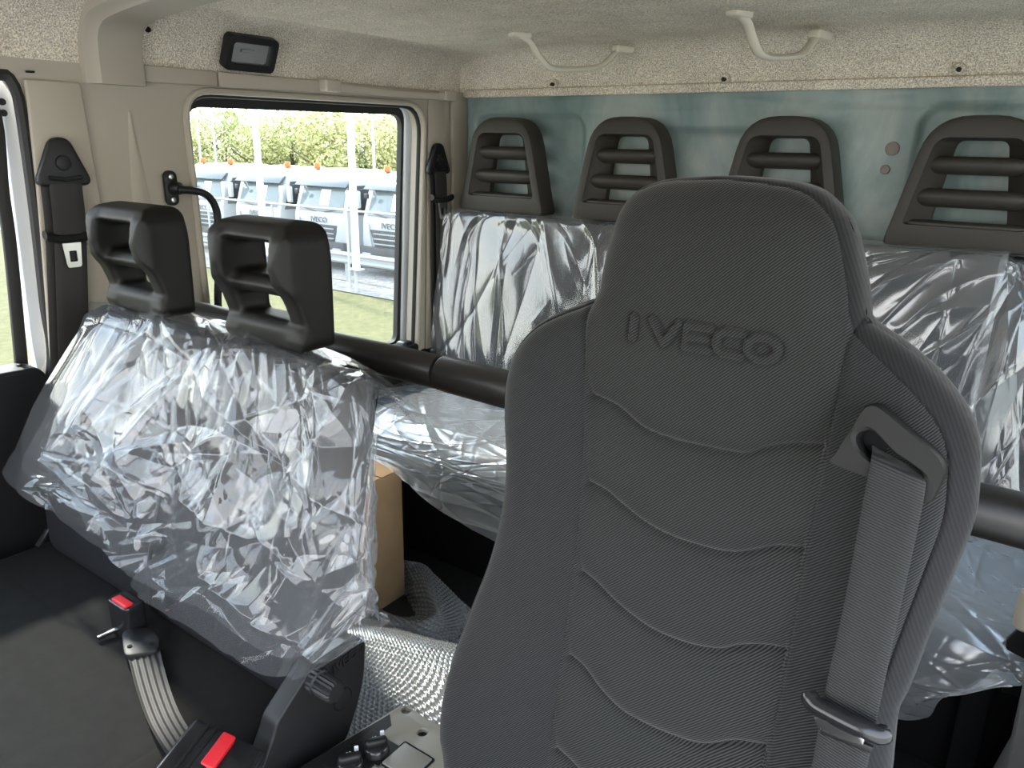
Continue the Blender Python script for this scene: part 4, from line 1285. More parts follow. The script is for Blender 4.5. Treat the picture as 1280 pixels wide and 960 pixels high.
part('edge_strip', MB().prism([((-0.7428, 0.7485, 0.42)[0] + 0.001, (-0.7428, 0.7485, 0.42)[1] - 0.030, CZ), ((-0.7428, 0.7485, 0.42)[0] + 0.020, (-0.7428, 0.7485, 0.42)[1] - 0.046, CZ), ((-0.7693, 0.5681, 0.42)[0] + 0.030, (-0.7693, 0.5681, 0.42)[1] - 0.1, CZ), (x0c + 0.004, 0.30, CZ), ((-0.7693, 0.5681, 0.42)[0] + 0.001, (-0.7693, 0.5681, 0.42)[1], CZ)], (0, 0, 0.0012)).mesh(smooth=False), 'black', co)
for i, q in enumerate(((-0.7021, 0.6493, 0.435), (-0.7103, 0.6041, 0.435))):
    q = Vector(q)
    part('switch_field', rbox((q.x - 0.006, q.y + 0.004, CZ + 0.0008), (0.062, 0.049, 0.003), 0.0012, 1), 'black', co)
    kn = part('rotary_knob', MB().loft([[Vector((q.x + r_ * math.cos(2 * PI * k / 28), q.y + r_ * math.sin(2 * PI * k / 28), CZ + z)) for k in range(28)] for z, r_ in ((0.001, 0.020), (0.010, 0.019), (0.013, 0.0175), (0.0145, 0.015))]).mesh(), 'black_gloss', co)
    part('grip_bar', rbox((q.x, q.y, CZ + 0.018), (0.013, 0.034, 0.014), 0.005, 3, (0, 0, -0.6)), 'black', kn)
    part('pointer', rbox((q.x - 0.006, q.y + 0.019, CZ + 0.0185), (0.003, 0.006, 0.008), 0.0005, 1, (0, 0, -0.6)), 'white', kn)
    mk = MB()
    mk.box((q.x - 0.020, q.y + 0.020, CZ + 0.0026), (0.006, 0.0014, 0.0004), (0, 0, 0.5))
    mk.box((q.x - 0.022, q.y + 0.017, CZ + 0.0026), (0.006, 0.0014, 0.0004), (0, 0, 0.5))
    mk.box((q.x - 0.021, q.y + 0.0185, CZ + 0.0026), (0.0014, 0.005, 0.0004), (0, 0, 0.5))
    mk.tube([(q.x - 0.022 + 0.004 * k * 0.3, q.y + 0.006 - 0.003 * k, CZ + 0.0028) for k in range(5)], 0.0008, 5)
    part('printed_symbol', mk.mesh(smooth=False), 'white', co)

# ================================================================== RIGHT EDGE: pedestal, bracket, lever
ped = [(0.0784, 1.3, 0.3349), (0.074, 1.3, 0.5373), (0.16, 1.30, 0.40), (0.16, 1.30, 0.0), (0.02, 1.30, 0.0)]
solo('seat_pedestal', MB().prism(ped, (0, 0.10, 0)).mesh(bevel=0.006), mat('grey_painted_steel', (0.13, 0.13, 0.125), 0.5, bump=0.1, bscale=400), 'grey steel pedestal at the right edge in front of the rear bench', 'pedestal')
br_ = root('seat_bracket', (0.0761, 1.46, 0.364), 'black bolted bracket under the right end of the rear bench', 'bracket')
part('plate', MB().prism([(0.0415, 1.46, 0.4745), (0.0685, 1.46, 0.5347), (0.0996, 1.46, 0.3673), (0.0674, 1.46, 0.3717), (0.0532, 1.46, 0.3682)], (0, 0.012, 0)).mesh(bevel=0.003), 'black', br_)
bq = (0.067, 1.455, 0.4021)
part('bolt', MB().tube([bq, (bq[0], bq[1] - 0.006, bq[2])], 0.006, 12).mesh(bevel=0.001), 'chrome', br_)
rq = (0.054, 1.32, 0.6165)
solo('lever_knob', MB().loft([[Vector(rq) + Vector((0.016 * s_ * math.cos(2 * PI * k / 16), 0.016 * s_ * math.sin(2 * PI * k / 16), dz)) for k in range(16)] for dz, s_ in ((-0.036, 0.5), (-0.03, 0.9), (0.0, 1.0), (0.03, 0.9), (0.036, 0.5))]).mesh(), 'grey_trim', 'pale rounded lever knob at the right edge by the rear cushion', 'lever')

# ================================================================== DRIVER SEAT
ds = root('driver_seat', (-0.28, 0.45, 0.0), 'high-backed charcoal driver seat with integral headrest and belt', 'seat')
SY = lambda z: 0.52 + 0.2 * z
Lp = [(-0.500, 0.30), (-0.535, 0.40)] + [(p[0], p[2]) for p in ((-0.5503, 0.6213, 0.5065), (-0.5636, 0.6292, 0.5459), (-0.5671, 0.6391, 0.5954), (-0.5598, 0.6509, 0.6544), (-0.5434, 0.6642, 0.7208), (-0.5231, 0.6793, 0.7967), (-0.5147, 0.6922, 0.8611), (-0.5171, 0.7042, 0.921), (-0.5289, 0.7156, 0.9779), (-0.5346, 0.7256, 1.028), (-0.5276, 0.7332, 1.066), (-0.5055, 0.7392, 1.096), (-0.4729, 0.7436, 1.118), (-0.4448, 0.7463, 1.132), (-0.4373, 0.7486, 1.143), (-0.4366, 0.754, 1.17), (-0.4313, 0.7611, 1.205), (-0.4281, 0.7656, 1.228), (-0.4193, 0.7694, 1.247))]
Rp = [(-0.055, 0.30), (-0.040, 0.40), (-0.034, 0.50), (-0.036, 0.60), (-0.040, 0.70)] + [(p[0], p[2]) for p in ((-0.0477, 0.6777, 0.7885), (-0.042, 0.6858, 0.8292), (-0.0358, 0.6964, 0.8819), (-0.028, 0.708, 0.9402), (-0.022, 0.7178, 0.9888), (-0.0251, 0.7246, 1.023), (-0.0312, 0.731, 1.055), (-0.0453, 0.7362, 1.081), (-0.0726, 0.7415, 1.108), (-0.1052, 0.746, 1.13), (-0.1317, 0.7487, 1.143), (-0.1453, 0.7506, 1.153), (-0.1525, 0.7553, 1.177), (-0.1633, 0.7616, 1.208), (-0.1759, 0.7676, 1.238), (-0.1904, 0.7709, 1.254))]
Tp = [Lp[-1]] + [(p[0], p[2]) for p in ((-0.4039, 0.7721, 1.261), (-0.3744, 0.7743, 1.272), (-0.3346, 0.7754, 1.277), (-0.2963, 0.7758, 1.279), (-0.2516, 0.7755, 1.277), (-0.228, 0.7749, 1.274), (-0.2073, 0.7735, 1.267))] + [Rp[-1]]
Bp = [Lp[0], ((Lp[0][0] + Rp[0][0]) / 2, 0.295), Rp[0]]
NU, NV = 300, 460
# rows share their height on both sides so the weave runs level
Lc, Rc, Tc, Bc = catmull(Lp, NV), catmull(Rp, NV), catmull(Tp, NU), catmull(Bp, NU)
u = np.linspace(0, 1, NU)[None, :, None]
v = np.linspace(0, 1, NV)[:, None, None]
Q = (1 - u) * Lc[:, None] + u * Rc[:, None] + (1 - v) * Bc[None] + v * Tc[None] - ((1 - u) * (1 - v) * Bc[0] + u * (1 - v) * Bc[-1] + (1 - u) * v * Tc[0] + u * v * Tc[-1])
X, Z = Q[..., 0], Q[..., 1]
outl = [tuple(p) for p in catmull(Lp, 70)] + [tuple(p) for p in catmull(Tp, 30)[1:]] + [tuple(p) for p in catmull(Rp, 70)[::-1][1:]]
D = polyline_dist(X, Z, outl)
cx = -0.28
SL = [(p[0], p[2]) for p in ((-0.4376, 0.7465, 1.133), (-0.4269, 0.7364, 1.082), (-0.4186, 0.7254, 1.027), (-0.4103, 0.7133, 0.9663), (-0.4022, 0.6987, 0.8935), (-0.3978, 0.6846, 0.8232), (-0.3976, 0.6739, 0.7697), (-0.397, 0.6641, 0.7204), (-0.3957, 0.6491, 0.6453), (-0.3951, 0.6388, 0.5941), (-0.3937, 0.6275, 0.5373))] + [(-0.42, 0.28)]
SR = [(p[0], p[2]) for p in ((-0.145, 0.7503, 1.151), (-0.1503, 0.7478, 1.139), (-0.1521, 0.7451, 1.126), (-0.1508, 0.7392, 1.096), (-0.1509, 0.7332, 1.066), (-0.1511, 0.7256, 1.028), (-0.1513, 0.7147, 0.9735), (-0.151, 0.7046, 0.923), (-0.1504, 0.694, 0.8699), (-0.1491, 0.6842, 0.8209), (-0.1493, 0.6724, 0.762), (-0.1503, 0.662, 0.7101), (-0.1512, 0.6532, 0.6658))] + [(-0.16, 0.28)]


def seam_x(seam, z):
    s = np.array(sorted(seam, key=lambda p: p[1]))
    return np.interp(z, s[:, 1], s[:, 0])


zkL, zkR = SL[0][1], SR[0][1]
xl, xr = seam_x(SL, Z), seam_x(SR, Z)
left_m = (X < xl) & (Z < zkL)
right_m = (X > xr) & (Z < zkR)
dL = np.where(Z < zkL + 0.03, polyline_dist(X, Z, SL), 9)
dR = np.where(Z < zkR + 0.03, polyline_dist(X, Z, SR), 9)
r_e = 0.050
B = -r_e * (1 - np.sqrt(np.maximum(0, 1 - (1 - np.minimum(D / r_e, 1)) ** 2)))
B = B + 0.024 * sst(np.where(left_m, dL, 0), 0.0, 0.075) * (1 - 0.6 * sst(Z, 0.98, 1.14)) + 0.024 * sst(np.where(right_m, dR, 0), 0.0, 0.075) * (1 - 0.6 * sst(Z, 0.98, 1.14))
B = B - 0.006 * np.exp(-(dL / 0.0035)) - 0.006 * np.exp(-(dR / 0.0035))
B = B + 0.012 * sst(Z, 1.08, 1.20) * sst(D, 0.0, 0.09)
thr = 0.009 + 0.013 * sst(X, -0.40, -0.16) * (1 - 0.6 * sst(Z, 1.10, 1.16)) - 0.003 * sst(Z, 1.10, 1.16)
B = B - 0.0045 * np.exp(-np.abs(D - thr) / 0.0022)
# quilted channels
G = [[(-0.419, 0.7254, 1.027), (-0.3799, 0.7238, 1.019), (-0.3465, 0.7206, 1.003), (-0.3154, 0.7196, 0.9979), (-0.2728, 0.7195, 0.9976), (-0.2289, 0.7202, 1.001), (-0.2097, 0.7223, 1.012), (-0.183, 0.7244, 1.022), (-0.1508, 0.7256, 1.028)],
     [(-0.4046, 0.7053, 0.9267), (-0.3796, 0.7045, 0.9223), (-0.3564, 0.7024, 0.9122), (-0.3236, 0.7, 0.8999), (-0.2921, 0.6989, 0.8943), (-0.2547, 0.6988, 0.8939), (-0.2234, 0.6996, 0.8979), (-0.2033, 0.7014, 0.9069), (-0.1804, 0.7037, 0.9184), (-0.1514, 0.705, 0.9252)],
     [(-0.3989, 0.6846, 0.8228), (-0.375, 0.6831, 0.8156), (-0.3421, 0.68, 0.7998), (-0.304, 0.6776, 0.7879), (-0.2729, 0.6771, 0.7853), (-0.2447, 0.6775, 0.7875), (-0.2184, 0.6788, 0.7942), (-0.1983, 0.6812, 0.8062), (-0.1737, 0.6832, 0.8161), (-0.1491, 0.6842, 0.8209)],
     [(-0.3967, 0.6637, 0.7186), (-0.3735, 0.6624, 0.7122), (-0.3457, 0.6587, 0.6937), (-0.3165, 0.6563, 0.6815), (-0.2849, 0.6558, 0.6788), (-0.2497, 0.6561, 0.6805), (-0.2177, 0.6573, 0.6867), (-0.1845, 0.6613, 0.7064), (-0.1514, 0.6633, 0.7164)],
     [(-0.3962, 0.6402, 0.6009), (-0.3699, 0.6386, 0.5932), (-0.3403, 0.6362, 0.5809), (-0.3024, 0.6352, 0.5758), (-0.2672, 0.6354, 0.5772), (-0.2214, 0.6378, 0.5892), (-0.1887, 0.6419, 0.6093), (-0.1446, 0.645, 0.6251)]]
mid = ~(left_m | right_m)
for g in G:
    g2 = catmull([(p[0], p[2]) for p in g], 120)
    zg = np.interp(X, g2[:, 0], g2[:, 1])
    slope = np.interp(X, g2[:, 0], np.gradient(g2[:, 1], g2[:, 0]))
    t = (Z - zg) / np.sqrt(1 + slope ** 2)
    gr = np.where(t > 0, -0.015 * np.exp(-t / 0.013), -0.015 * np.exp(t / 0.030)) - 0.004 * np.exp(-(t / 0.0022) ** 2)
    gr = gr - 0.0012 * np.exp(-((t + 0.014) / 0.002) ** 2)
    B = B + np.where(mid, gr * sst(np.minimum(dL, dR), 0.0, 0.006), 0)

# name pressed into the head panel: letters as strokes in a 5-letter row
lx0, lz0 = (-0.3781, 0.739, 1.095)[0], (-0.3781, 0.739, 1.095)[2]
lx1, lz1 = (-0.2109, 0.7446, 1.123)[0], (-0.2113, 0.7451, 1.125)[2]
LW, LH = lx1 - lx0, 0.029
lz0 = ((-0.3771, 0.739, 1.095)[2] + (-0.2222, 0.739, 1.095)[2]) / 2


def arc(cx_, cz_, rx, rz, a0, a1, n=16):
    return [(cx_ + rx * math.cos(math.radians(a0 + (a1 - a0) * k / n)), cz_ + rz * math.sin(math.radians(a0 + (a1 - a0) * k / n))) for k in range(n + 1)]


strokes = []
lw5 = LW / 5.0
sw = 0.0034
hs = 0.0034


def glyph(i, pl, w=0.86):
    ox = lx0 + i * lw5
    strokes.append([(ox + a * lw5 * w + lw5 * 0.07, lz0 + hs + b * (LH - 2 * hs)) for a, b in pl])


glyph(0, [(0.40, 0), (0.40, 1)], 0.6)
glyph(1, [(-0.12, 1), (0.42, 0), (0.96, 1)])
glyph(2, [(1, 1), (0.1, 1), (0.1, 0), (1, 0)])
glyph(2, [(0.1, 0.5), (0.9, 0.5)])
glyph(3, [(1, 1), (0.35, 1), (0.12, 0.8), (0.05, 0.5), (0.12, 0.2), (0.35, 0), (1, 0)])
glyph(4, arc(0.55, 0.5, 0.52, 0.5, 0, 360, 24))
near = (X > lx0 - 0.03) & (X < lx1 + 0.03) & (Z > lz0 - 0.03) & (Z < lz0 + LH + 0.03)
dl = np.full(X.shape, 9.0)
for s_ in strokes:
    dl = np.where(near, np.minimum(dl, polyline_dist(X, Z, s_)), dl)
B = B + 0.0038 * (1 - sst(dl, sw - 0.0006, sw + 0.0010)) - 0.0030 * np.exp(-((dl - sw - 0.0022) / 0.0016) ** 2)

S = np.stack([X, SY(Z) - B, Z + 0.2 * B], -1)
Xf = (X[:-1, :-1] + X[1:, 1:]) / 2
Zf = (Z[:-1, :-1] + Z[1:, 1:]) / 2
cen = lambda A: (A[:-1, :-1] + A[1:, 1:]) / 2
gus = (cen(D) < cen(thr))
lf = (Xf < cen(xl)) & (Zf < zkL) & ~gus
rf = (Xf > cen(xr)) & (Zf < zkR) & ~gus
part('centre_panel', grid_mesh(S, ~(gus | lf | rf)), 'twill', ds)
part('bolster', grid_mesh(S, lf), 'twill_side', ds)
bolster_r = part('bolster', grid_mesh(S, rf), 'twill_side', ds)
part('edge_gusset', grid_mesh(S, gus), 'gusset', ds)
# skirt and back shell
ring = [S[k, 0] for k in range(NV)] + [S[-1, k] for k in range(1, NU)] + [S[k, -1] for k in range(NV - 2, -1, -1)]
ring = np.array(ring[::4])
c2 = np.array([cx, 0, 0.8])
rows = []
for dy, sc_ in ((0.0, 1.0), (0.012, 1.0), (0.03, 0.992), (0.05, 0.975), (0.065, 0.94), (0.075, 0.86), (0.08, 0.5), (0.082, 0.02)):
    q = ring.copy()
    q[:, 0] = c2[0] + (q[:, 0] - c2[0]) * sc_
    q[:, 2] = c2[2] + (q[:, 2] - c2[2]) * sc_
    q[:, 1] = ring[:, 1] + dy + 0.2 * (q[:, 2] - ring[:, 2])
    rows.append(q)
part('back_shell', grid_mesh(np.stack(rows)), 'gusset', ds)
# seat cushion and pedestal below the frame
part('seat', MB().loft([[Vector((-0.54 + e, 0.02 + e, z)), Vector((-0.02 - e, 0.02 + e, z)), Vector((-0.02 - e, 0.60, z)), Vector((-0.54 + e, 0.60, z))] for z, e in ((0.26, 0.02), (0.30, 0), (0.37, 0), (0.395, 0.03))]).mesh(bevel=0.02, seg=3, angle=45), 'twill_side', ds)
part('pedestal', rbox((-0.28, 0.33, 0.13), (0.36, 0.44, 0.26), 0.02), 'black', ds)

# belt guide on the right shoulder
OFF = 0.026


def spt(p, off):
    """seat-plane point (x, z) lifted `off` from the seat plane"""
    return Vector((p[0], 0.52 + 0.2 * p[2] - off, p[2]))


gout = [(-0.1157, 0.6992, 1.086), (-0.1073, 0.6993, 1.086), (-0.0816, 0.6962, 1.071), (-0.0568, 0.6932, 1.056), (-0.0485, 0.6907, 1.044), (-0.0498, 0.6878, 1.029), (-0.0579, 0.6849, 1.014), (-0.0974, 0.6867, 1.023), (-0.1366, 0.6878, 1.029), (-0.135, 0.6898, 1.039), (-0.128, 0.6939, 1.059), (-0.12, 0.6982, 1.081)]
gin = [(-0.1109, 0.6948, 1.064), (-0.1041, 0.6945, 1.062), (-0.0891, 0.6921, 1.051), (-0.0781, 0.6911, 1.046), (-0.0671, 0.69, 1.04), (-0.0641, 0.6888, 1.034), (-0.0709, 0.6882, 1.031), (-0.094, 0.6892, 1.036), (-0.1072, 0.6901, 1.041), (-0.1149, 0.6913, 1.047), (-0.1188, 0.6927, 1.054), (-0.1174, 0.694, 1.06)]
go = catmull(list(gout) + [gout[0]], 73)[:-1]
gi = catmull(list(gin) + [gin[0]], 73)[:-1]
ctr = gi.mean(0)
nrm_s = np.array(Vector((0, -1, 0.2)).normalized())
loops = [go - nrm_s * 0.024, go - nrm_s * 0.002, ctr + (go - ctr) * 0.975 + nrm_s * 0.002, ctr + (gi - ctr) * 1.22 + nrm_s * 0.003, ctr + (gi - ctr) * 1.06 + nrm_s * 0.001, gi - nrm_s * 0.006, ctr + (gi - ctr) * 0.97 - nrm_s * 0.022]
n = 72
vv = [p for l in loops for p in l]
ff = []
for a in range(len(loops) - 1):
    for k in range(n):
        ff.append((a * n + k, a * n + (k + 1) % n, (a + 1) * n + (k + 1) % n, (a + 1) * n + k))
bz = part('belt_guide', MB().add(vv, ff).mesh(), 'bezel', ds, 'grey belt guide plate')
part('slot_floor', MB().add([tuple(p) for p in (ctr + (gi - ctr) * 1.05 - nrm_s * 0.0215)], [tuple(range(n))]).mesh(), 'black_matt', bz)
part('guide_pin', MB().tube([(-0.1101, 0.7193, 1.046), (-0.1077, 0.7182, 1.041)], 0.004, 10).mesh(), 'bezel', bz)
BL = [(-0.1093, 0.7084, 1.047), (-0.1057, 0.6921, 1.046), (-0.1042, 0.6838, 1.034), (-0.1042, 0.6791, 1), (-0.1031, 0.6665, 0.9275), (-0.1032, 0.6572, 0.881), (-0.1039, 0.646, 0.8248), (-0.1025, 0.6345, 0.7674), (-0.1023, 0.6233, 0.7114), (-0.102, 0.6118, 0.654)]
BR = [(-0.0681, 0.7059, 1.034), (-0.0617, 0.6897, 1.034), (-0.0591, 0.6825, 1.028), (-0.0586, 0.6766, 0.9882), (-0.0589, 0.6681, 0.9357), (-0.0589, 0.6574, 0.8821), (-0.0586, 0.6448, 0.8191), (-0.0579, 0.6342, 0.7662), (-0.0572, 0.6234, 0.7121), (-0.0572, 0.6139, 0.6644)]
belt = part('shoulder_belt', ribbon(BL, BR, 0.0018, 70), 'webbing', ds, 'charcoal webbing strap running down from the guide')
tp = [(-0.1165, 0.6378, 0.8239), (-0.1088, 0.6328, 0.8188), (-0.0925, 0.6287, 0.8187), (-0.0717, 0.6266, 0.8181), (-0.0552, 0.6302, 0.8159), (-0.0476, 0.6364, 0.8172)]
tg = part('tongue_bar', MB().tube([tuple(p) for p in catmull(tp, 24)], [0.007] + [0.0085] * 22 + [0.007], 12).mesh(), 'black_gloss', belt, 'black tongue bar')
part('tongue_plate', MB().prism([(-0.1068, 0.6292, 0.8109), (-0.0946, 0.6244, 0.8171), (-0.0735, 0.6227, 0.8183), (-0.0625, 0.6237, 0.8133), (-0.0629, 0.6242, 0.8059), (-0.0823, 0.6237, 0.8034), (-0.1025, 0.6276, 0.8029)], tuple(nrm_s * 0.004)).mesh(bevel=0.0015), 'chrome', tg, 'chrome latch plate')
part('tongue_shroud', MB().prism([(-0.098, 0.6317, 0.8033), (-0.055, 0.6318, 0.8038), (-0.0563, 0.6303, 0.7965), (-0.0994, 0.6301, 0.7957)], tuple(nrm_s * 0.006)).mesh(bevel=0.002), 'black', tg)

# ================================================================== OUTSIDE
gm, gt, gb = nodes_of('sunlit_grass')
gtc = N(gt, 'ShaderNodeTexCoord')
gn = N(gt, 'ShaderNodeTexNoise', Scale=6.0, Detail=8.0, Roughness=0.7)
gt.links.new(gtc.outputs['Object'], gn.inputs['Vector'])
gr_ = N(gt, 'ShaderNodeValToRGB')
gr_.color_ramp.elements[0].position, gr_.color_ramp.elements[0].color = 0.35, (0.075, 0.072, 0.02, 1)
gr_.color_ramp.elements[1].position, gr_.color_ramp.elements[1].color = 0.65, (0.13, 0.115, 0.04, 1)
gt.links.new(gn.outputs['Fac'], gr_.inputs[0])
gt.links.new(gr_.outputs[0], gb.inputs['Base Color'])
gb.inputs['Roughness'].default_value = 0.95
M['grass'] = gm
M['asphalt'] = mat('pale_concrete_paving', (0.46, 0.435, 0.39), 0.9, noise=0.2, nscale=3.0)
M['gravel'] = mat('grey_gravel', (0.30, 0.28, 0.26), 0.9, noise=0.45, nscale=9.0)
M['truck_white'] = mat('white_truck_paint', (0.42, 0.43, 0.44), 0.3)
M['truck_glass'] = mat('grey_truck_glass', (0.16, 0.19, 0.20), 0.08)
M['truck_dark'] = mat('dark_truck_grille', (0.03, 0.03, 0.032), 0.5)
M['visor'] = mat('smoked_visor', (0.09, 0.10, 0.11), 0.25)
M['amber'] = mat('amber_beacon', (0.60, 0.11, 0.01), 0.3)
M['paper'] = mat('white_paper', (0.8, 0.8, 0.78), 0.8)
M['galv'] = mat('galvanised_steel', (0.40, 0.41, 0.42), 0.5, metal=0.3)
M['wire'] = mat('grey_fence_wire', (0.20, 0.205, 0.21), 0.5)
M['pole'] = mat('white_pole_paint', (0.85, 0.85, 0.85), 0.4)
M['bark'] = mat('grey_bark', (0.12, 0.10, 0.08), 0.9)

FY = 13.3
struct('ground', MB().add([(-140, -60, GZ), (60, -60, GZ), (60, 140, GZ), (-140, 140, GZ)], [(0, 1, 2, 3)]).mesh(smooth=False), 'grass')
struct('pavement', MB().add([(-5.5, -60, GZ + 0.015), (60, -60, GZ + 0.015), (60, 9, GZ + 0.015), (-5.5, 9, GZ + 0.015)], [(0, 1, 2, 3)]).mesh(smooth=False), 'asphalt')
struct('trim_ground_gravel', MB().add([(-60, FY - 0.5, GZ + 0.02), (10, FY - 0.5, GZ + 0.02), (10, FY + 8.5, GZ + 0.02), (-60, FY + 8.5, GZ + 0.02)], [(0, 1, 2, 3)]).mesh(smooth=False), 'gravel').name = 'pavement_yard'

# fence: posts, rails, wire mesh
fn = root('mesh_fence', (-15.0, FY, GZ), 'grey chain-link fence with steel rails running in front of the parked trucks', 'fence')
fh = 1.92
fx0, fx1 = -24.0, -9.5
pst = MB().tube([(0, 0, 0), (0, 0, 1)], 0.035, 8).mesh()
xp = (-14.57, 13.3, -1.499)[0]
for k in range(-3, 3):
    x = xp + 2.9 * k
    part('post', MB().tube([(x, FY, GZ), (x, FY, GZ + fh)], 0.033, 8).mesh(), 'galv', fn)
part('rail', MB().tube([(fx0, FY, GZ + fh), (fx1, FY, GZ + fh)], 0.028, 8).mesh(), 'galv', fn)
wm = MB()
pit = 0.075
nn = int((fx1 - fx0) / pit)
for s in (-1, 1):
    for k in range(-25, nn + 25):
        xa = fx0 + k * pit
        xb = xa + s * fh
        a = Vector((xa, FY + 0.006 * s, GZ + 0.02))
        b = Vector((xb, FY + 0.006 * s, GZ + fh))
        if max(xa, xb) > fx1 or min(xa, xb) < fx0:
            continue
        wm.tube([a, b], 0.0032, 3, False)
part('wire_mesh', wm.mesh(smooth=False), 'wire', fn, None, 'stuff')
gd = root('crash_barrier', (-15, FY + 0.7, GZ), 'silver crash barrier low behind the chain-link fence', 'barrier')
gprof = [(0.0, 0.45), (-0.05, 0.50), (0.0, 0.56), (0.0, 0.62), (-0.05, 0.68), (0.0, 0.75), (0.02, 0.75), (0.02, 0.45)]
part('beam', MB().prism([(fx0, FY + 0.7 + a, GZ + b) for a, b in gprof], (fx1 - fx0, 0, 0)).mesh(smooth=False), 'galv', gd)
for k in range(6):
    x = fx0 + 1.0 + 2.5 * k
    part('post', MB().box((x, FY + 0.78, GZ + 0.35), (0.10, 0.08, 0.70)).mesh(smooth=False), 'galv', gd)

# white flag poles just before the fence, thin lamp posts far behind
for pxy, lab in (((-17.49, 13, -1.963), 'white flag pole before the fence, left one of two thick poles'), ((-13.99, 13, -1.372), 'white flag pole before the fence, right one of two thick poles')):
    r = root('flag_pole', (pxy[0], 13.0, GZ), lab, 'pole', 'white flag poles before the fence')
    part('shaft', MB().tube([(pxy[0], 13.0, GZ + 0.55), (pxy[0], 13.0, GZ + 9.0)], [0.095, 0.06], 12).mesh(), 'pole', r)
    part('base_bracket', MB().tube([(pxy[0] - 0.05, 13.02, GZ), (pxy[0] - 0.05, 13.02, GZ + 0.6)], 0.045, 8).mesh(), 'galv', r)
    part('flange', MB().box((pxy[0], 13.0, GZ + 0.57), (0.34, 0.22, 0.04)).mesh(), 'galv', r)
for pxy, lab in (((-36.99, 24, -0.2643), 'thin grey lamp post behind the leftmost truck'), ((-35.67, 24, -0.2223), 'thin pale lamp post just right of the thin grey one'), ((-24.48, 24, 0.7843), 'thin grey lamp post behind the rightmost truck')):
    r = root('lamp_post', (pxy[0], 24.0, GZ), lab, 'lamp post', 'thin lamp posts behind the trucks')
    part('shaft', MB().tube([(pxy[0], 24, GZ), (pxy[0], 24, GZ + 7.5)], 0.06, 8).mesh(), 'galv', r)
    part('lamp_head', MB().box((pxy[0], 23.8, GZ + 7.5), (0.2, 0.6, 0.1)).mesh(), 'galv', r)


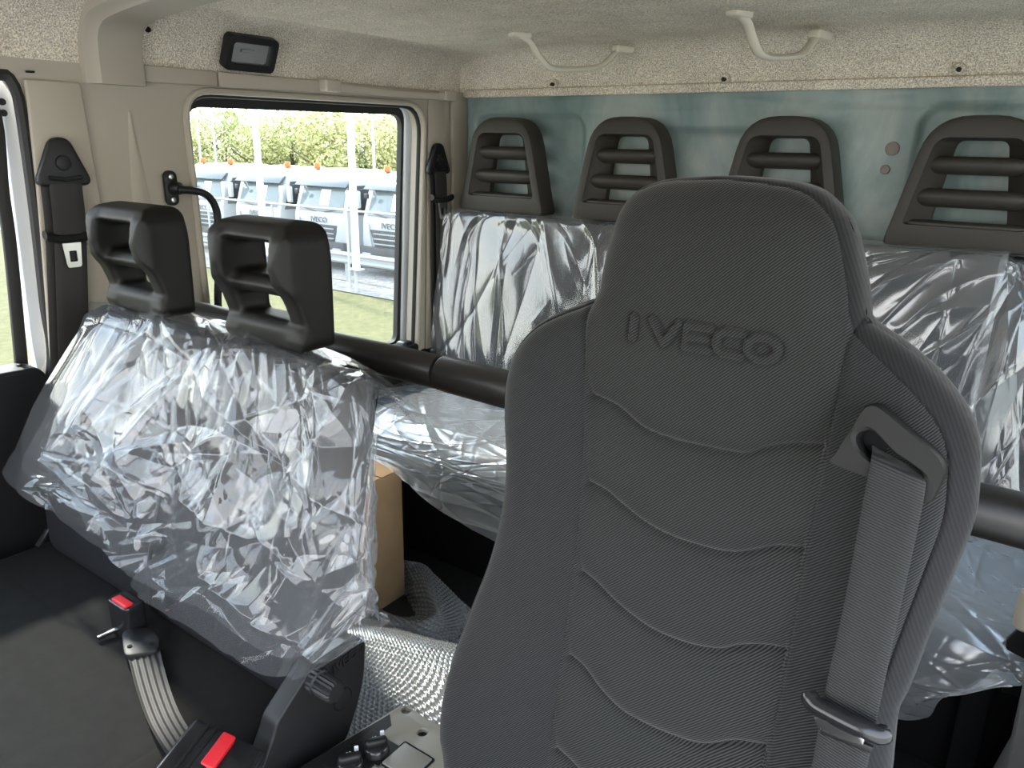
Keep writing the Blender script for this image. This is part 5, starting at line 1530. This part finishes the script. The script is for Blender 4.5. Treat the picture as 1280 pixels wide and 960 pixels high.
# parked trucks: cab front faces -Y, local origin at the ground under the front
def make_truck():
    r = root('truck', (0, 0, 0), 'x', 'truck', 'white trucks parked behind the fence')
    W, H = 1.15, 2.86
    sec = [[Vector((-W, y0, z)), Vector((W, y0, z)), Vector((W, 2.0, z)), Vector((-W, 2.0, z))] for z, y0 in ((0.45, 0.05), (0.95, 0.0), (1.55, 0.03), (1.70, 0.08), (2.55, 0.36), (2.75, 0.50), (H, 0.75))]
    part('cab', MB().loft(sec).mesh(bevel=0.05, seg=2, angle=40), 'truck_white', r)

    def wy(z):
        return 0.08 + (z - 1.70) / 0.85 * 0.28
    ws = part('windscreen', MB().prism([(-0.98, wy(1.66) - 0.015, 1.66), (0.98, wy(1.66) - 0.015, 1.66), (0.92, wy(2.42) - 0.015, 2.42), (-0.92, wy(2.42) - 0.015, 2.42)], (0, 0.02, 0)).mesh(bevel=0.008), 'truck_glass', r)
    part('paper_sheet', MB().prism([(-0.10, wy(1.85) - 0.022, 1.85), (0.32, wy(1.85) - 0.022, 1.85), (0.32, wy(2.30) - 0.022, 2.30), (-0.10, wy(2.30) - 0.022, 2.30)], (0, 0.004, 0)).mesh(smooth=False), 'paper', ws)
    for s in (-1, 1):
        part('wiper', MB().tube([(0.2 * s, wy(1.68) - 0.05, 1.67), (0.75 * s, wy(1.75) - 0.05, 1.76)], 0.014, 6).mesh(), 'truck_dark', ws)
    part('sun_visor', MB().loft([[Vector((x, y, z)) for y, z in ((wy(2.42) - 0.02, 2.62), (wy(2.42) - 0.24, 2.40), (wy(2.42) - 0.20, 2.38), (wy(2.42) + 0.06, 2.60))] for x in (-1.12, 1.12)]).mesh(bevel=0.01), 'visor', r)
    part('grille', MB().prism([(-0.80, -0.03, 1.30), (0.80, -0.03, 1.30), (0.62, -0.02, 0.78), (-0.62, -0.02, 0.78)], (0, 0.06, 0)).mesh(bevel=0.01), 'truck_dark', r)
    for z in (0.92, 1.06, 1.20):
        part('grille_bar', MB().box((0, -0.045, z), (1.30, 0.03, 0.035)).mesh(bevel=0.006), 'galv', r)
    part('name_badge', text_mesh('IVECO', 0.22, 0.012, lambda a, b, c: (a * 1.15, -0.012 - c, 1.43 + b), bold=0.002), 'visor', r)
    bp_ = part('bumper', MB().box((0, 0.02, 0.53), (2.28, 0.30, 0.60)).mesh(bevel=0.04), 'truck_dark', r)
    for s in (-1, 1):
        part('headlamp', MB().box((0.86 * s, -0.13, 0.58), (0.34, 0.06, 0.16)).mesh(bevel=0.02), 'galv', bp_)
        part('corner_panel', MB().prism([(s * 0.86, -0.05, 1.45), (s * 1.12, 0.02, 1.50), (s * 1.10, 0.0, 0.80), (s * 0.72, -0.05, 0.80)], (0, 0.05, 0)).mesh(bevel=0.012), 'truck_white', r)
        mr = part('mirror', MB().box((s * 1.30, 0.02, 2.10), (0.16, 0.12, 0.48)).mesh(bevel=0.03), 'truck_white', r)
        part('mirror_arm', MB().tube([(s * 1.08, 0.25, 2.40), (s * 1.28, 0.03, 2.36)], 0.022, 6).mesh(), 'truck_dark', mr)
        if s < 0:
            part('kerb_mirror', MB().box((-0.92, 0.0, 2.22), (0.14, 0.08, 0.14)).mesh(bevel=0.02), 'truck_dark', r)
        part('side_window', MB().prism([(s * (W + 0.004), 0.20, 1.60), (s * (W + 0.004), 1.40, 1.60), (s * (W + 0.004), 1.40, 2.44), (s * (W + 0.004), 0.48, 2.44)], (s * 0.012, 0, 0)).mesh(bevel=0.004), 'truck_dark', r)
        part('beacon', MB().tube([(s * 0.78, 0.72, H), (s * 0.78, 0.72, H + 0.17)], [0.10, 0.085], 12).mesh(bevel=0.02), 'amber', r)
        part('wheel', MB().tube([(s * 0.82, 1.25, 0.50), (s * 1.12, 1.25, 0.50)], 0.50, 20).mesh(bevel=0.04), 'truck_dark', r)
    part('chassis', MB().box((0, 4.0, 0.85), (0.9, 5.6, 0.3)).mesh(bevel=0.03), 'truck_dark', r)
    part('load_body', MB().box((0, 4.4, 1.70), (2.2, 4.2, 1.3)).mesh(bevel=0.03), 'truck_white', r)
    return r


truck = make_truck()
tlabs = ['white truck cut off by the left edge of the side window', 'white truck second from left in the side window', 'white truck seen just above the right passenger headrest', 'white truck at the right edge of the side window']
txs = [-23.3, -20.45, -17.60, -14.75]
for i, x in enumerate(txs):
    t_ = truck if i == 0 else copy_tree(truck)
    t_.location = (x, 15.0, GZ)
    t_.scale = (0.96, 0.96, 0.96)
    t_['label'] = tlabs[i]


# trees behind
def make_tree(seed, h, w, col, nleaf=5000):
    rg = np.random.default_rng(seed)
    r = root('tree', (0, 0, 0), 'x', 'tree', 'leafy trees behind the trucks')
    mb = MB()
    mb.tube([(0, 0, 0), (0.05, 0, h * 0.3), (0, 0.05, h * 0.75)], [0.16, 0.12, 0.04], 8)
    for k in range(7):
        a = rg.uniform(0, 2 * PI)
        z = h * rg.uniform(0.25, 0.5)
        mb.tube([(0, 0, z), (math.cos(a) * w * 0.3, math.sin(a) * w * 0.3, z + h * 0.16), (math.cos(a) * w * 0.5, math.sin(a) * w * 0.5, z + h * 0.30)], [0.07, 0.05, 0.02], 6)
    part('trunk', mb.mesh(), 'bark', r)
    nb = 26
    cs = np.stack([rg.normal(0, w * 0.26, nb), rg.normal(0, w * 0.26, nb), rg.uniform(0.34, 0.93, nb) * h], 1)
    rad = rg.uniform(0.16, 0.30, nb) * w
    k = rg.integers(0, nb, nleaf)
    dirs = rg.normal(size=(nleaf, 3))
    dirs /= np.linalg.norm(dirs, axis=1, keepdims=True)
    c = cs[k] + dirs * (rad[k] * rg.uniform(0.55, 1.0, nleaf) ** 0.5)[:, None]
    a = rg.normal(size=(nleaf, 3))
    a /= np.linalg.norm(a, axis=1, keepdims=True)
    b = np.cross(a, rg.normal(size=(nleaf, 3)))
    b /= np.linalg.norm(b, axis=1, keepdims=True)
    s = rg.uniform(0.06, 0.13, nleaf)[:, None]
    P = np.stack([c - a * s, c - b * s * 0.6, c + a * s, c + b * s * 0.6], 1)
    me = grid_mesh(np.zeros((2, 2, 3)))
    me = bpy.data.meshes.new('foliage')
    me.from_pydata(P.reshape(-1, 3).tolist(), [], np.arange(nleaf * 4).reshape(-1, 4).tolist())
    part('foliage', me, col, r, None, 'stuff')
    return r


leaf1 = mat('yellow_green_leaves', (0.46, 0.45, 0.20), 0.6)
leaf2 = mat('fresh_green_leaves', (0.38, 0.40, 0.16), 0.6)
trees = [make_tree(1, 4.5, 3.9, leaf1), make_tree(2, 4.8, 4.0, leaf2)]
spots = [((-47.57, 30, -0.1961)[0], 30, 'leafy light green tree at the left edge of the side window'), ((-48.58, 33.5, -0.251)[0], 33.5, 'leafy green tree between the thin pale lamp post and the left flag pole'),
         ((-39.73, 29.5, 0.0146)[0], 29.5, 'leafy light green tree right behind the left flag pole'), ((-40.27, 32.5, -0.0237)[0], 32.5, 'leafy green tree standing midway between the two thick flag poles'),
         ((-32.91, 29, 0.1984)[0], 29, 'leafy light green tree just left of the right flag pole'), ((-33.37, 32, 0.1622)[0], 32, 'leafy green tree behind the right flag pole'),
         ((-27.49, 28.5, 0.3453)[0], 28.5, 'leafy light green tree at the right edge of the side window')]
for i, (x, y, lab) in enumerate(spots):
    t_ = trees[i] if i < 2 else copy_tree(trees[i % 2])
    t_.location = (x, y, GZ)
    t_.rotation_euler = (0, 0, i * 1.3)
    t_.scale = [1 + 0.10 * math.sin(i * 2.1)] * 3
    t_['label'] = lab
